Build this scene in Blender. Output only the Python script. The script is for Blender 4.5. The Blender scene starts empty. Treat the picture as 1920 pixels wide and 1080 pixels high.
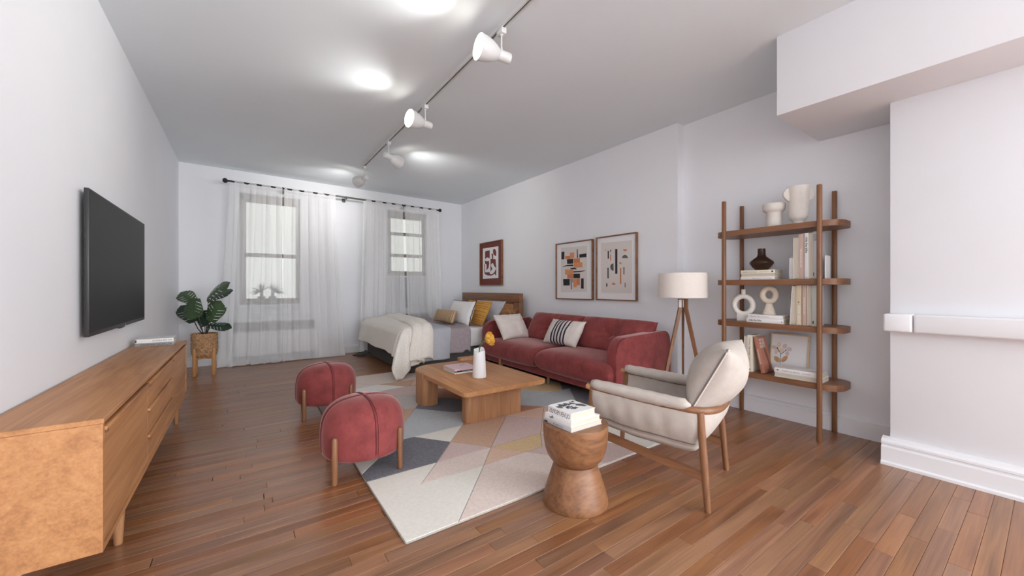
import bpy, bmesh, math, random
from mathutils import Vector, Matrix, noise as mnoise
random.seed(7)
sc = bpy.context.scene
COL = sc.collection
PI = math.pi

# ---------------------------------------------------------------- camera, world, lights, exposure
cam_d = bpy.data.cameras.new('camera')
cam_d.sensor_width = 36.0
cam_d.lens = 718.0 / 1920.0 * 36.0
cam_d.clip_start = 0.05
cam = bpy.data.objects.new('camera', cam_d)
COL.objects.link(cam)
cam.location = (0, 0, 1.1)
cam.rotation_euler = (PI / 2, 0, -math.atan2(506.0, 718.0))
sc.camera = cam

sc.view_settings.view_transform = 'Standard'
sc.view_settings.look = 'None'
sc.view_settings.gamma = 1.0
sc.view_settings.use_curve_mapping = False
sc.view_settings.exposure = 0.58
sc.cycles.use_denoising = True
sc.cycles.max_bounces = 10
sc.cycles.diffuse_bounces = 6
sc.cycles.transparent_max_bounces = 16
sc.cycles.sample_clamp_indirect = 8.0

w = bpy.data.worlds.new('overcast_sky')
sc.world = w
w.use_nodes = True
bgn = w.node_tree.nodes['Background']
bgn.inputs['Color'].default_value = (0.97, 0.96, 0.92, 1)
bgn.inputs['Strength'].default_value = 0.66

def area_light(name, loc, rot, sx, sy, power, col=(1, 1, 1)):
    d = bpy.data.lights.new(name, 'AREA')
    d.shape = 'RECTANGLE'
    d.size = sx
    d.size_y = sy
    d.energy = power
    d.color = col
    o = bpy.data.objects.new(name, d)
    COL.objects.link(o)
    o.location = loc
    o.rotation_euler = rot
    return o
# added fill lights behind the camera, brightening the room; no windows known there
area_light('rear_fill_light', (1.3, -5.9, 1.5), (PI / 2, 0, 0), 3.9, 2.3, 102, (0.905, 0.955, 1.0))
area_light('right_side_fill_light', (3.72, -3.9, 1.7), (0, PI / 2, 0), 1.6, 3.2, 230, (0.905, 0.955, 1.0))  # unseen fill, added to lift the left wall

# ---------------------------------------------------------------- helpers
def s2l(c):
    c = c / 255.0
    return c / 12.92 if c <= 0.04045 else ((c + 0.055) / 1.055) ** 2.4
def rgb(r, g, b):
    return (s2l(r), s2l(g), s2l(b), 1.0)

class MB:
    def __init__(self):
        self.v = []; self.f = []; self.m = []
    def add(self, vs, fs, mi=0, M=None):
        n = len(self.v)
        for p in vs:
            p = Vector(p)
            self.v.append(tuple(M @ p) if M is not None else tuple(p))
        for f in fs:
            self.f.append([i + n for i in f]); self.m.append(mi)
        return self
    def box(self, x0, x1, y0, y1, z0, z1, mi=0, M=None):
        vs = [(x0, y0, z0), (x1, y0, z0), (x1, y1, z0), (x0, y1, z0), (x0, y0, z1), (x1, y0, z1), (x1, y1, z1), (x0, y1, z1)]
        fs = [(0, 3, 2, 1), (4, 5, 6, 7), (0, 1, 5, 4), (1, 2, 6, 5), (2, 3, 7, 6), (3, 0, 4, 7)]
        return self.add(vs, fs, mi, M)
    def bm_add(self, bm, mi=0, M=None):
        bm.verts.index_update()
        self.add([v.co[:] for v in bm.verts], [[v.index for v in f.verts] for f in bm.faces], mi, M)
        bm.free()
        return self
    def rbox(self, x0, x1, y0, y1, z0, z1, r=0.005, seg=2, mi=0, M=None):
        bm = bmesh.new()
        t = MB().box(x0, x1, y0, y1, z0, z1)
        vs = [bm.verts.new(p) for p in t.v]
        for f in t.f: bm.faces.new([vs[i] for i in f])
        bmesh.ops.bevel(bm, geom=bm.edges[:], offset=r, segments=seg, profile=0.5, affect='EDGES', clamp_overlap=True)
        return self.bm_add(bm, mi, M)
    def prism(self, poly, z0, z1, mi=0, M=None, bevel=0.0, seg=2):
        n = len(poly)
        a = sum(poly[i][0] * poly[(i + 1) % n][1] - poly[(i + 1) % n][0] * poly[i][1] for i in range(n))
        if a < 0: poly = poly[::-1]
        vs = [(p[0], p[1], z0) for p in poly] + [(p[0], p[1], z1) for p in poly]
        fs = [list(range(n))[::-1], list(range(n, 2 * n))] + [(i, (i + 1) % n, n + (i + 1) % n, n + i) for i in range(n)]
        if bevel <= 0: return self.add(vs, fs, mi, M)
        bm = bmesh.new()
        bv = [bm.verts.new(p) for p in vs]
        for f in fs: bm.faces.new([bv[i] for i in f])
        bm.edges.ensure_lookup_table()
        ed = [e for e in bm.edges if abs(e.verts[0].co.z - e.verts[1].co.z) < 1e-7]
        bmesh.ops.bevel(bm, geom=ed, offset=bevel, segments=seg, profile=0.5, affect='EDGES', clamp_overlap=True)
        return self.bm_add(bm, mi, M)
    def tube(self, pts, rad, n=10, mi=0, M=None, caps=True, sx=1.0, sy=1.0, up=None):
        pts = [Vector(p) for p in pts]
        if not isinstance(rad, (list, tuple)): rad = [rad] * len(pts)
        base = len(self.v); vs = []; fs = []
        t0 = (pts[1] - pts[0]).normalized()
        ref = Vector(up) if up else (Vector((0, 0, 1)) if abs(t0.z) < 0.9 else Vector((1, 0, 0)))
        nx = t0.cross(ref).normalized()
        for i, p in enumerate(pts):
            if i == 0: t = pts[1] - pts[0]
            elif i == len(pts) - 1: t = pts[-1] - pts[-2]
            else: t = (pts[i + 1] - pts[i]).normalized() + (pts[i] - pts[i - 1]).normalized()
            t.normalize()
            nx = (nx - t * nx.dot(t)).normalized()
            ny = nx.cross(t)
            for k in range(n):
                a = 2 * PI * k / n
                vs.append(p + nx * math.cos(a) * rad[i] * sx + ny * math.sin(a) * rad[i] * sy)
        for i in range(len(pts) - 1):
            for k in range(n):
                k2 = (k + 1) % n
                fs.append((i * n + k, (i + 1) * n + k, (i + 1) * n + k2, i * n + k2))
        if caps:
            fs.append(list(range(n)))
            fs.append(list(range((len(pts) - 1) * n, len(pts) * n))[::-1])
        return self.add(vs, fs, mi, M)
    def lathe(self, prof, n=32, mi=0, M=None, sy=1.0):
        vs = []; fs = []
        for r, z in prof:
            for k in range(n):
                a = 2 * PI * k / n
                vs.append((r * math.cos(a), r * math.sin(a) * sy, z))
        for i in range(len(prof) - 1):
            for k in range(n):
                k2 = (k + 1) % n
                fs.append((i * n + k, i * n + k2, (i + 1) * n + k2, (i + 1) * n + k))
        fs.append(list(range(n))[::-1])
        fs.append(list(range((len(prof) - 1) * n, len(prof) * n)))
        return self.add(vs, fs, mi, M)
    def grid(self, fn, nu, nv, mi=0, M=None, wrap=False):
        vs = []; fs = []
        for i in range(nu + 1):
            for j in range(nv + 1):
                vs.append(fn(i / nu, j / nv))
        for i in range(nu):
            for j in range(nv):
                a = i * (nv + 1) + j
                fs.append((a, a + nv + 1, a + nv + 2, a + 1))
        return self.add(vs, fs, mi, M)

def tag(o, label=None, cat=None, group=None, kind=None):
    if label: o['label'] = label
    if cat: o['category'] = cat
    if group: o['group'] = group
    if kind: o['kind'] = kind
    return o

def obj(name, mb, mat, parent=None, angle=35, smooth=True, merge=False, recalc=True):
    me = bpy.data.meshes.new(name)
    if isinstance(mb, MB):
        me.from_pydata(mb.v, [], mb.f)
        me.polygons.foreach_set('material_index', mb.m)
        if merge or recalc:
            bm = bmesh.new(); bm.from_mesh(me)
            if merge: bmesh.ops.remove_doubles(bm, verts=bm.verts[:], dist=1e-5)
            if recalc: bmesh.ops.recalc_face_normals(bm, faces=bm.faces[:])
            bm.to_mesh(me); bm.free()
    else:
        me = mb
    for m in (mat if isinstance(mat, (list, tuple)) else [mat]): me.materials.append(m)
    if smooth:
        me.shade_smooth()
        if angle < 180: me.set_sharp_from_angle(angle=math.radians(angle))
    me.update()
    o = bpy.data.objects.new(name, me)
    COL.objects.link(o)
    if parent is not None: o.parent = parent
    return o

def thing(name, label, cat, loc=(0, 0, 0), rotz=0.0, group=None, M=None):
    o = bpy.data.objects.new(name, None)
    o.empty_display_size = 0.1
    COL.objects.link(o)
    if M is not None: o.matrix_world = M
    else:
        o.location = loc; o.rotation_euler = (0, 0, rotz)
    return tag(o, label, cat, group)

def copy_tree(src, label=None, group=None, loc=None, rotz=None):
    r = src.copy(); COL.objects.link(r)
    for ch in list(src.children):
        c = ch.copy(); COL.objects.link(c); c.parent = r
        for g in list(ch.children):
            d = g.copy(); COL.objects.link(d); d.parent = c
    if label: r['label'] = label
    if group: r['group'] = group
    if loc is not None: r.location = loc
    if rotz is not None: r.rotation_euler = (0, 0, rotz)
    return r

def MX(o, x, y, z):
    x = Vector(x); y = Vector(y); z = Vector(z)
    return Matrix(((x.x, y.x, z.x, o[0]), (x.y, y.y, z.y, o[1]), (x.z, y.z, z.z, o[2]), (0, 0, 0, 1)))

def frame_xy(o, x, y):
    x = Vector(x).normalized(); y = Vector(y); z = x.cross(y).normalized(); y = z.cross(x)
    return MX(o, x, y, z)

def rrect(x0, x1, y0, y1, r, n=6):
    rs = r if isinstance(r, (list, tuple)) else [r] * 4
    cs = [(x1, y1, 0, rs[0]), (x0, y1, 90, rs[1]), (x0, y0, 180, rs[2]), (x1, y0, 270, rs[3])]
    out = []
    for cx, cy, a0, q in cs:
        px = cx - q if cx == x1 else cx + q
        py = cy - q if cy == y1 else cy + q
        for i in range(n + 1):
            a = math.radians(a0 + 90.0 * i / n)
            out.append((px + q * math.cos(a), py + q * math.sin(a)))
    return out

def text_mb(s, size, M, mirror=False, flipv=False, bold=False, width=None, mi=0):
    cu = bpy.data.curves.new('t', 'FONT')
    cu.body = s; cu.size = size; cu.resolution_u = 2
    cu.align_x = 'LEFT'
    if bold: cu.offset = size * 0.018
    o = bpy.data.objects.new('t', cu); COL.objects.link(o)
    dg = bpy.context.evaluated_depsgraph_get()
    me = bpy.data.meshes.new_from_object(o.evaluated_get(dg))
    vs = [v.co.copy() for v in me.vertices]
    fs = [list(p.vertices) for p in me.polygons]
    bpy.data.objects.remove(o); bpy.data.curves.remove(cu); bpy.data.meshes.remove(me)
    if not vs: return MB()
    x0 = min(v.x for v in vs); x1 = max(v.x for v in vs)
    y1 = max(v.y for v in vs)
    k = (width / (x1 - x0)) if width else 1.0
    for v in vs:
        v.x = (v.x - x0) * k
        if mirror: v.x = (x1 - x0) * k - v.x
        if flipv: v.y = y1 - v.y
    mb = MB(); mb.add(vs, fs, mi, M)
    return mb

# ---------------------------------------------------------------- materials
def nodes_of(m):
    m.use_nodes = True
    return m.node_tree, m.node_tree.nodes['Principled BSDF']

def plain(name, col, rough=0.5, var=0.0, vscale=6.0, bump=0.0, bscale=200.0, metal=0.0, sheen=0.0, emit=None, estr=0.0, spec=None, coat=0.0):
    m = bpy.data.materials.new(name)
    nt, b = nodes_of(m)
    b.inputs['Base Color'].default_value = col
    b.inputs['Roughness'].default_value = rough
    b.inputs['Metallic'].default_value = metal
    if spec is not None: b.inputs['Specular IOR Level'].default_value = spec
    if coat: b.inputs['Coat Weight'].default_value = coat
    if sheen:
        b.inputs['Sheen Weight'].default_value = sheen
        b.inputs['Sheen Roughness'].default_value = 0.4
        b.inputs['Sheen Tint'].default_value = col
    if emit:
        b.inputs['Emission Color'].default_value = emit
        b.inputs['Emission Strength'].default_value = estr
    tc = nt.nodes.new('ShaderNodeTexCoord')
    if var > 0:
        no = nt.nodes.new('ShaderNodeTexNoise'); no.inputs['Scale'].default_value = vscale; no.inputs['Detail'].default_value = 4
        nt.links.new(tc.outputs['Object'], no.inputs['Vector'])
        cr = nt.nodes.new('ShaderNodeValToRGB')
        cr.color_ramp.elements[0].position = 0.3; cr.color_ramp.elements[1].position = 0.7
        cr.color_ramp.elements[0].color = tuple(c * (1 - var) for c in col[:3]) + (1,)
        cr.color_ramp.elements[1].color = tuple(min(1, c * (1 + var)) for c in col[:3]) + (1,)
        nt.links.new(no.outputs['Fac'], cr.inputs['Fac'])
        nt.links.new(cr.outputs['Color'], b.inputs['Base Color'])
    if bump > 0:
        n2 = nt.nodes.new('ShaderNodeTexNoise'); n2.inputs['Scale'].default_value = bscale; n2.inputs['Detail'].default_value = 3
        nt.links.new(tc.outputs['Object'], n2.inputs['Vector'])
        bp = nt.nodes.new('ShaderNodeBump'); bp.inputs['Strength'].default_value = bump; bp.inputs['Distance'].default_value = 0.004
        nt.links.new(n2.outputs['Fac'], bp.inputs['Height'])
        nt.links.new(bp.outputs['Normal'], b.inputs['Normal'])
    return m

def wood(name, dark, mid, light, axis='X', scale=1.0, rough=0.45, rnd='none', figure=1.2):
    """grain runs along axis; rnd='object' shifts hue per object, rnd='attr' per face attribute"""
    m = bpy.data.materials.new(name)
    nt, b = nodes_of(m)
    b.inputs['Roughness'].default_value = rough
    if rnd != 'none': b.inputs['Specular IOR Level'].default_value = 0.85
    N = nt.nodes.new; L = nt.links.new
    tc = N('ShaderNodeTexCoord')
    mp = N('ShaderNodeMapping')
    st = {'X': (1.2, 14, 14), 'Y': (14, 1.2, 14), 'Z': (14, 14, 1.2)}[axis]
    mp.inputs['Scale'].default_value = tuple(scale * q for q in st)
    src = tc.outputs['Object']
    rv = None
    if rnd == 'object':
        oi = N('ShaderNodeObjectInfo'); rv = oi.outputs['Random']
    elif rnd == 'attr':
        at = N('ShaderNodeAttribute'); at.attribute_name = 'tone'; rv = at.outputs['Fac']
    if rv is not None:
        mul = N('ShaderNodeVectorMath'); mul.operation = 'SCALE'; mul.inputs[0].default_value = (37.0, 91.0, 13.0)
        L(rv, mul.inputs['Scale'])
        ad = N('ShaderNodeVectorMath'); ad.operation = 'ADD'
        L(src, ad.inputs[0]); L(mul.outputs[0], ad.inputs[1]); src = ad.outputs[0]
    L(src, mp.inputs['Vector'])
    n1 = N('ShaderNodeTexNoise'); n1.inputs['Scale'].default_value = 1.0; n1.inputs['Detail'].default_value = 5; n1.inputs['Distortion'].default_value = figure
    L(mp.outputs[0], n1.inputs['Vector'])
    mp2 = N('ShaderNodeMapping'); mp2.inputs['Scale'].default_value = tuple(scale * q * (9 if q > 2 else 2) for q in st)
    L(src, mp2.inputs['Vector'])
    n2 = N('ShaderNodeTexNoise'); n2.inputs['Scale'].default_value = 1.0; n2.inputs['Detail'].default_value = 3
    L(mp2.outputs[0], n2.inputs['Vector'])
    cr = N('ShaderNodeValToRGB'); e = cr.color_ramp.elements
    e[0].position = 0.30; e[0].color = dark; e[1].position = 0.72; e[1].color = light
    q = e.new(0.5); q.color = mid
    mx = N('ShaderNodeMath'); mx.operation = 'MULTIPLY_ADD'; mx.inputs[1].default_value = 0.35
    L(n2.outputs['Fac'], mx.inputs[0])
    m2 = N('ShaderNodeMath'); m2.operation = 'MULTIPLY'; m2.inputs[1].default_value = 0.65
    L(n1.outputs['Fac'], m2.inputs[0]); L(m2.outputs[0], mx.inputs[2])
    L(mx.outputs[0], cr.inputs['Fac'])
    out = cr.outputs['Color']
    if rv is not None:
        wn = N('ShaderNodeTexWhiteNoise'); wn.noise_dimensions = '1D'; L(rv, wn.inputs['W'])
        hs = N('ShaderNodeHueSaturation')
        mr = N('ShaderNodeMapRange'); mr.inputs['To Min'].default_value = 0.84; mr.inputs['To Max'].default_value = 1.10
        L(wn.outputs['Value'], mr.inputs['Value']); L(mr.outputs[0], hs.inputs['Value'])
        sep = N('ShaderNodeSeparateColor'); L(wn.outputs['Color'], sep.inputs[0])
        mr2 = N('ShaderNodeMapRange'); mr2.inputs['To Min'].default_value = 0.496; mr2.inputs['To Max'].default_value = 0.507
        L(sep.outputs[1], mr2.inputs['Value']); L(mr2.outputs[0], hs.inputs['Hue'])
        mr3 = N('ShaderNodeMapRange'); mr3.inputs['To Min'].default_value = 0.90; mr3.inputs['To Max'].default_value = 1.08
        L(sep.outputs[2], mr3.inputs['Value']); L(mr3.outputs[0], hs.inputs['Saturation'])
        L(out, hs.inputs['Color']); out = hs.outputs['Color']
    L(out, b.inputs['Base Color'])
    bp = N('ShaderNodeBump'); bp.inputs['Strength'].default_value = 0.12; bp.inputs['Distance'].default_value = 0.002
    L(n2.outputs['Fac'], bp.inputs['Height']); L(bp.outputs[0], b.inputs['Normal'])
    return m

def velvet(name, col):
    m = bpy.data.materials.new(name)
    nt, b = nodes_of(m); N = nt.nodes.new; L = nt.links.new
    tc = N('ShaderNodeTexCoord')
    n1 = N('ShaderNodeTexNoise'); n1.inputs['Scale'].default_value = 9; n1.inputs['Detail'].default_value = 8; n1.inputs['Roughness'].default_value = 0.7
    L(tc.outputs['Object'], n1.inputs['Vector'])
    cr = N('ShaderNodeValToRGB')
    cr.color_ramp.elements[0].position = 0.32; cr.color_ramp.elements[1].position = 0.72
    cr.color_ramp.elements[0].color = tuple(c * 0.72 for c in col[:3]) + (1,)
    cr.color_ramp.elements[1].color = tuple(c * 1.22 for c in col[:3]) + (1,)
    L(n1.outputs['Fac'], cr.inputs['Fac']); L(cr.outputs['Color'], b.inputs['Base Color'])
    b.inputs['Roughness'].default_value = 0.85
    b.inputs['Specular IOR Level'].default_value = 0.15
    b.inputs['Sheen Weight'].default_value = 0.8
    b.inputs['Sheen Roughness'].default_value = 0.35
    b.inputs['Sheen Tint'].default_value = (0.86, 0.60, 0.57, 1)
    n2 = N('ShaderNodeTexNoise'); n2.inputs['Scale'].default_value = 260; n2.inputs['Detail'].default_value = 2
    L(tc.outputs['Object'], n2.inputs['Vector'])
    bp = N('ShaderNodeBump'); bp.inputs['Strength'].default_value = 0.2; bp.inputs['Distance'].default_value = 0.002
    L(n2.outputs['Fac'], bp.inputs['Height']); L(bp.outputs[0], b.inputs['Normal'])
    return m

def sheer_mat(name):
    m = bpy.data.materials.new(name); m.use_nodes = True
    nt = m.node_tree; nt.nodes.clear(); N = nt.nodes.new; L = nt.links.new
    out = N('ShaderNodeOutputMaterial'); mix = N('ShaderNodeMixShader')
    tr = N('ShaderNodeBsdfTransparent'); tr.inputs[0].default_value = (1.0, 1.0, 1.0, 1)
    df = N('ShaderNodeBsdfDiffuse'); df.inputs[0].default_value = (0.985, 0.985, 0.985, 1)
    tl = N('ShaderNodeBsdfTranslucent'); tl.inputs[0].default_value = (0.985, 0.985, 0.98, 1)
    m2 = N('ShaderNodeMixShader'); m2.inputs[0].default_value = 0.12
    L(df.outputs[0], m2.inputs[1]); L(tl.outputs[0], m2.inputs[2])
    mix.inputs[0].default_value = 0.55
    L(tr.outputs[0], mix.inputs[1]); L(m2.outputs[0], mix.inputs[2])
    L(mix.outputs[0], out.inputs[0])
    return m

def pane_mat(name, tint=(0.95, 0.97, 0.96, 1)):
    m = bpy.data.materials.new(name); m.use_nodes = True
    nt = m.node_tree; nt.nodes.clear(); N = nt.nodes.new; L = nt.links.new
    out = N('ShaderNodeOutputMaterial'); mix = N('ShaderNodeMixShader')
    tr = N('ShaderNodeBsdfTransparent'); tr.inputs[0].default_value = tint
    gl = N('ShaderNodeBsdfGlossy'); gl.inputs['Roughness'].default_value = 0.03
    fr = N('ShaderNodeFresnel'); fr.inputs['IOR'].default_value = 1.45
    L(fr.outputs[0], mix.inputs[0]); L(tr.outputs[0], mix.inputs[1]); L(gl.outputs[0], mix.inputs[2])
    L(mix.outputs[0], out.inputs[0])
    return m

def stripes(name, base, line, period, duty, axis, rough=0.8, offset=0.0):
    m = bpy.data.materials.new(name)
    nt, b = nodes_of(m); N = nt.nodes.new; L = nt.links.new
    tc = N('ShaderNodeTexCoord'); sp = N('ShaderNodeSeparateXYZ'); L(tc.outputs['Object'], sp.inputs[0])
    a = N('ShaderNodeMath'); a.operation = 'ADD'; a.inputs[1].default_value = 10 * period + offset; L(sp.outputs[axis], a.inputs[0])
    d = N('ShaderNodeMath'); d.operation = 'DIVIDE'; d.inputs[1].default_value = period; L(a.outputs[0], d.inputs[0])
    f = N('ShaderNodeMath'); f.operation = 'FRACT'; L(d.outputs[0], f.inputs[0])
    g = N('ShaderNodeMath'); g.operation = 'LESS_THAN'; g.inputs[1].default_value = duty; L(f.outputs[0], g.inputs[0])
    mx = N('ShaderNodeMix'); mx.data_type = 'RGBA'
    mx.inputs['A'].default_value = base; mx.inputs['B'].default_value = line
    L(g.outputs[0], mx.inputs['Factor']); L(mx.outputs['Result'], b.inputs['Base Color'])
    b.inputs['Roughness'].default_value = rough
    return m

M = {}
M['wall'] = plain('painted_plaster', rgb(238, 239, 242), 0.6, var=0.012, vscale=2.0, bump=0.05, bscale=60)
M['ceil'] = plain('ceiling_paint', rgb(235, 242, 246), 0.7, var=0.012, vscale=1.2, bump=0.05, bscale=40)
M['trim'] = plain('gloss_trim_paint', rgb(236, 236, 238), 0.35)
M['plank'] = wood('oak_plank', rgb(108, 70, 46), rgb(146, 99, 68), rgb(172, 122, 84), 'X', 1.0, 0.30, 'object', 0.8)
M['plankf'] = wood('oak_plank_far', rgb(108, 70, 46), rgb(146, 99, 68), rgb(172, 122, 84), 'X', 1.0, 0.30, 'attr', 0.8)
M['joint'] = plain('dark_joint', rgb(60, 40, 30), 0.8)
M['oakX'] = wood('honey_oak_x', rgb(154, 104, 66), rgb(186, 131, 84), rgb(206, 152, 104), 'X', 0.9, 0.45)
M['oakY'] = wood('honey_oak_y', rgb(154, 104, 66), rgb(186, 131, 84), rgb(206, 152, 104), 'Y', 0.9, 0.45)
M['oakZ'] = wood('honey_oak_z', rgb(146, 102, 70), rgb(172, 124, 86), rgb(190, 142, 102), 'Z', 0.9, 0.45)
M['walY'] = wood('walnut_y', rgb(100, 66, 44), rgb(131, 89, 60), rgb(151, 107, 74), 'Y', 1.1, 0.42)
M['walZ'] = wood('walnut_z', rgb(100, 66, 44), rgb(131, 89, 60), rgb(151, 107, 74), 'Z', 1.1, 0.42)
M['walX'] = wood('walnut_x', rgb(100, 66, 44), rgb(131, 89, 60), rgb(151, 107, 74), 'X', 1.1, 0.42)
M['acac'] = wood('acacia', rgb(92, 60, 40), rgb(134, 91, 60), rgb(158, 112, 76), 'X', 0.55, 0.42, figure=3.0)
M['red'] = velvet('rose_velvet', rgb(143, 70, 69))
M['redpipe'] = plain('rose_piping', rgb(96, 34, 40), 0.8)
M['linen'] = plain('oatmeal_linen', rgb(190, 180, 171), 0.9, var=0.06, vscale=22, bump=0.3, bscale=300, spec=0.2)
M['linenw'] = plain('warm_white_linen', rgb(226, 216, 208), 0.9, var=0.05, vscale=14, bump=0.25, bscale=260, spec=0.2)
M['zip'] = plain('zip_tape', rgb(110, 102, 98), 0.7)
M['white'] = plain('white_cotton', rgb(240, 238, 236), 0.85, var=0.02, bump=0.1, spec=0.2)
M['mauve'] = plain('mauve_linen', rgb(168, 156, 159), 0.9, var=0.10, vscale=40, bump=0.4, bscale=220, spec=0.2)
M['grey'] = plain('grey_cotton', rgb(184, 186, 192), 0.9, var=0.05, vscale=30, bump=0.2, bscale=250, spec=0.2)
M['duvet'] = plain('cream_weave', rgb(242, 236, 226), 0.9, var=0.09, vscale=85, bump=0.6, bscale=90, spec=0.2)
M['mustard'] = plain('mustard_quilt', rgb(214, 160, 80), 0.85, var=0.06, vscale=14, bump=0.3, bscale=160, spec=0.2)
M['charcoal'] = plain('charcoal_fabric', rgb(84, 82, 80), 0.9, bump=0.2)
M['black'] = plain('black_satin', rgb(22, 22, 26), 0.45)
M['rodgrey'] = plain('rod_grey', rgb(96, 96, 92), 0.4, metal=0.3)
M['screen'] = plain('tv_glass', rgb(26, 25, 26), 0.45, spec=0.12)
M['bezel'] = plain('tv_bezel', rgb(46, 45, 45), 0.4)
M['ceram'] = plain('matte_ceramic', rgb(226, 220, 212), 0.75, var=0.03, vscale=40, bump=0.12, bscale=120)
M['ceramb'] = plain('cream_ceramic', rgb(222, 210, 192), 0.8, var=0.03, vscale=40, bump=0.12, bscale=120)
M['ceramw'] = plain('white_ceramic', rgb(234, 232, 232), 0.55)
M['shade'] = plain('lampshade_linen', rgb(240, 231, 222), 0.9, var=0.04, vscale=120, bump=0.3, bscale=400, spec=0.2)
M['steel'] = plain('pale_metal', rgb(214, 210, 206), 0.35, metal=0.4)
M['copper'] = plain('copper_wire', rgb(206, 140, 96), 0.3, metal=0.9)
M['lampw'] = plain('spot_white', rgb(222, 222, 220), 0.4)
M['dark'] = plain('dark_slot', rgb(140, 140, 142), 0.7)
M['taupe'] = plain('taupe_sash', rgb(140, 132, 124), 0.5)
M['darkwin'] = plain('dark_rail', rgb(60, 58, 56), 0.5)
M['pane'] = pane_mat('window_pane')
M['sheer'] = sheer_mat('sheer_voile')
M['glow'] = plain('lamp_glow', rgb(255, 244, 225), 0.5, emit=(1.0, 0.95, 0.86, 1), estr=7.0)
M['page'] = stripes('book_pages', rgb(214, 206, 190), rgb(192, 182, 164), 0.0022, 0.45, 2)
M['bkwhite'] = plain('white_board', rgb(238, 236, 234), 0.45)
M['bkcream'] = plain('cream_board', rgb(234, 226, 206), 0.5)
M['bkgrey'] = plain('grey_board', rgb(196, 196, 200), 0.45)
M['bkdgrey'] = plain('darker_grey_board', rgb(150, 146, 144), 0.5)
M['bkpink'] = plain('pink_board', rgb(230, 198, 204), 0.5)
M['bkblack'] = plain('black_board', rgb(30, 28, 28), 0.5)
M['bkrose'] = plain('dusty_rose_board', rgb(206, 178, 164), 0.55)
M['bkterra'] = plain('terracotta_board', rgb(176, 116, 94), 0.5)
M['bkbeige'] = plain('beige_board', rgb(216, 200, 168), 0.5)
M['mustardshade'] = plain('mustard_seam_shade', rgb(172, 120, 52), 0.85)  # darkened so the colour paints in the shade of the quilting relief
M['bksage'] = plain('sage_board', rgb(200, 202, 192), 0.55)
M['ink'] = plain('ink', rgb(40, 38, 40), 0.6)
M['inkg'] = plain('grey_ink', rgb(120, 116, 116), 0.6)
M['inkw'] = plain('white_ink', rgb(240, 236, 232), 0.6)
M['paper'] = plain('art_paper', rgb(236, 234, 234), 0.55)
M['paper2'] = plain('art_paper_warm', rgb(222, 214, 208), 0.6)
M['arto'] = plain('art_rust', rgb(206, 128, 82), 0.6)
M['artp'] = plain('art_apricot', rgb(218, 148, 104), 0.6)
M['artk'] = plain('art_black', rgb(30, 32, 36), 0.6)
M['artg'] = plain('art_grey', rgb(92, 92, 92), 0.6, var=0.4, vscale=30)
M['artm'] = plain('art_maroon', rgb(116, 52, 46), 0.6)
M['leaf'] = plain('monstera_green', rgb(62, 86, 50), 0.4, var=0.25, vscale=8)
M['leaf2'] = plain('monstera_dark', rgb(38, 58, 42), 0.4, var=0.2, vscale=8)
M['stem'] = plain('stem_green', rgb(46, 52, 40), 0.5)
M['soil'] = plain('soil', rgb(58, 44, 34), 0.9, bump=0.5, bscale=60)
M['pine'] = wood('pale_stand_wood', rgb(176, 124, 74), rgb(204, 152, 98), rgb(220, 172, 120), 'Z', 1.0, 0.5)
M['petal'] = plain('yellow_petal', rgb(240, 190, 84), 0.6, var=0.12, vscale=30)
M['leafg'] = plain('flower_stem', rgb(74, 104, 52), 0.5)
M['greyleaf'] = plain('grey_green_spikes', rgb(112, 112, 100), 0.6)
M['greypot'] = plain('grey_pot', rgb(120, 118, 112), 0.6)
M['palewood'] = wood('pale_frame_wood', rgb(196, 166, 130), rgb(216, 188, 152), rgb(228, 204, 170), 'X', 1.0, 0.5)
def amber():
    m = bpy.data.materials.new('smoked_glass'); nt, b = nodes_of(m)
    b.inputs['Base Color'].default_value = rgb(104, 76, 62)
    b.inputs['Transmission Weight'].default_value = 0.75
    b.inputs['Roughness'].default_value = 0.03
    b.inputs['IOR'].default_value = 1.3
    return m
M['smoke'] = amber()

# ================================================================ THE ROOM
XL, XR, XN = -0.71, 3.63, 3.74          # left wall, sofa wall, niche wall
YB, YF, YS = 6.93, -6.2, 2.22          # back wall, rear wall, step of the right wall
def zc(x): return 2.835 - 0.0115 * (x + 0.71)   # the ceiling falls slightly to the right

def struct(name, mb, mat, label=None, parent=None, cat=None, **k):
    o = obj(name, mb, mat, parent, **k)
    if parent is None: tag(o, label, cat, None, 'structure')
    elif label: o['label'] = label
    return o

ceil = MB()
ceil.add([(XL - .2, YF - .2, zc(XL - .2)), (XN + .2, YF - .2, zc(XN + .2)), (XN + .2, YB + .3, zc(XN + .2)), (XL - .2, YB + .3, zc(XL - .2)),
          (XL - .2, YF - .2, 3.0), (XN + .2, YF - .2, 3.0), (XN + .2, YB + .3, 3.0), (XL - .2, YB + .3, 3.0)],
         [(0, 1, 2, 3), (4, 7, 6, 5), (0, 4, 5, 1), (1, 5, 6, 2), (2, 6, 7, 3), (3, 7, 4, 0)])
struct('ceiling', ceil, M['ceil'], 'pale grey painted ceiling above the whole room', None, 'ceiling', smooth=False)

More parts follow.
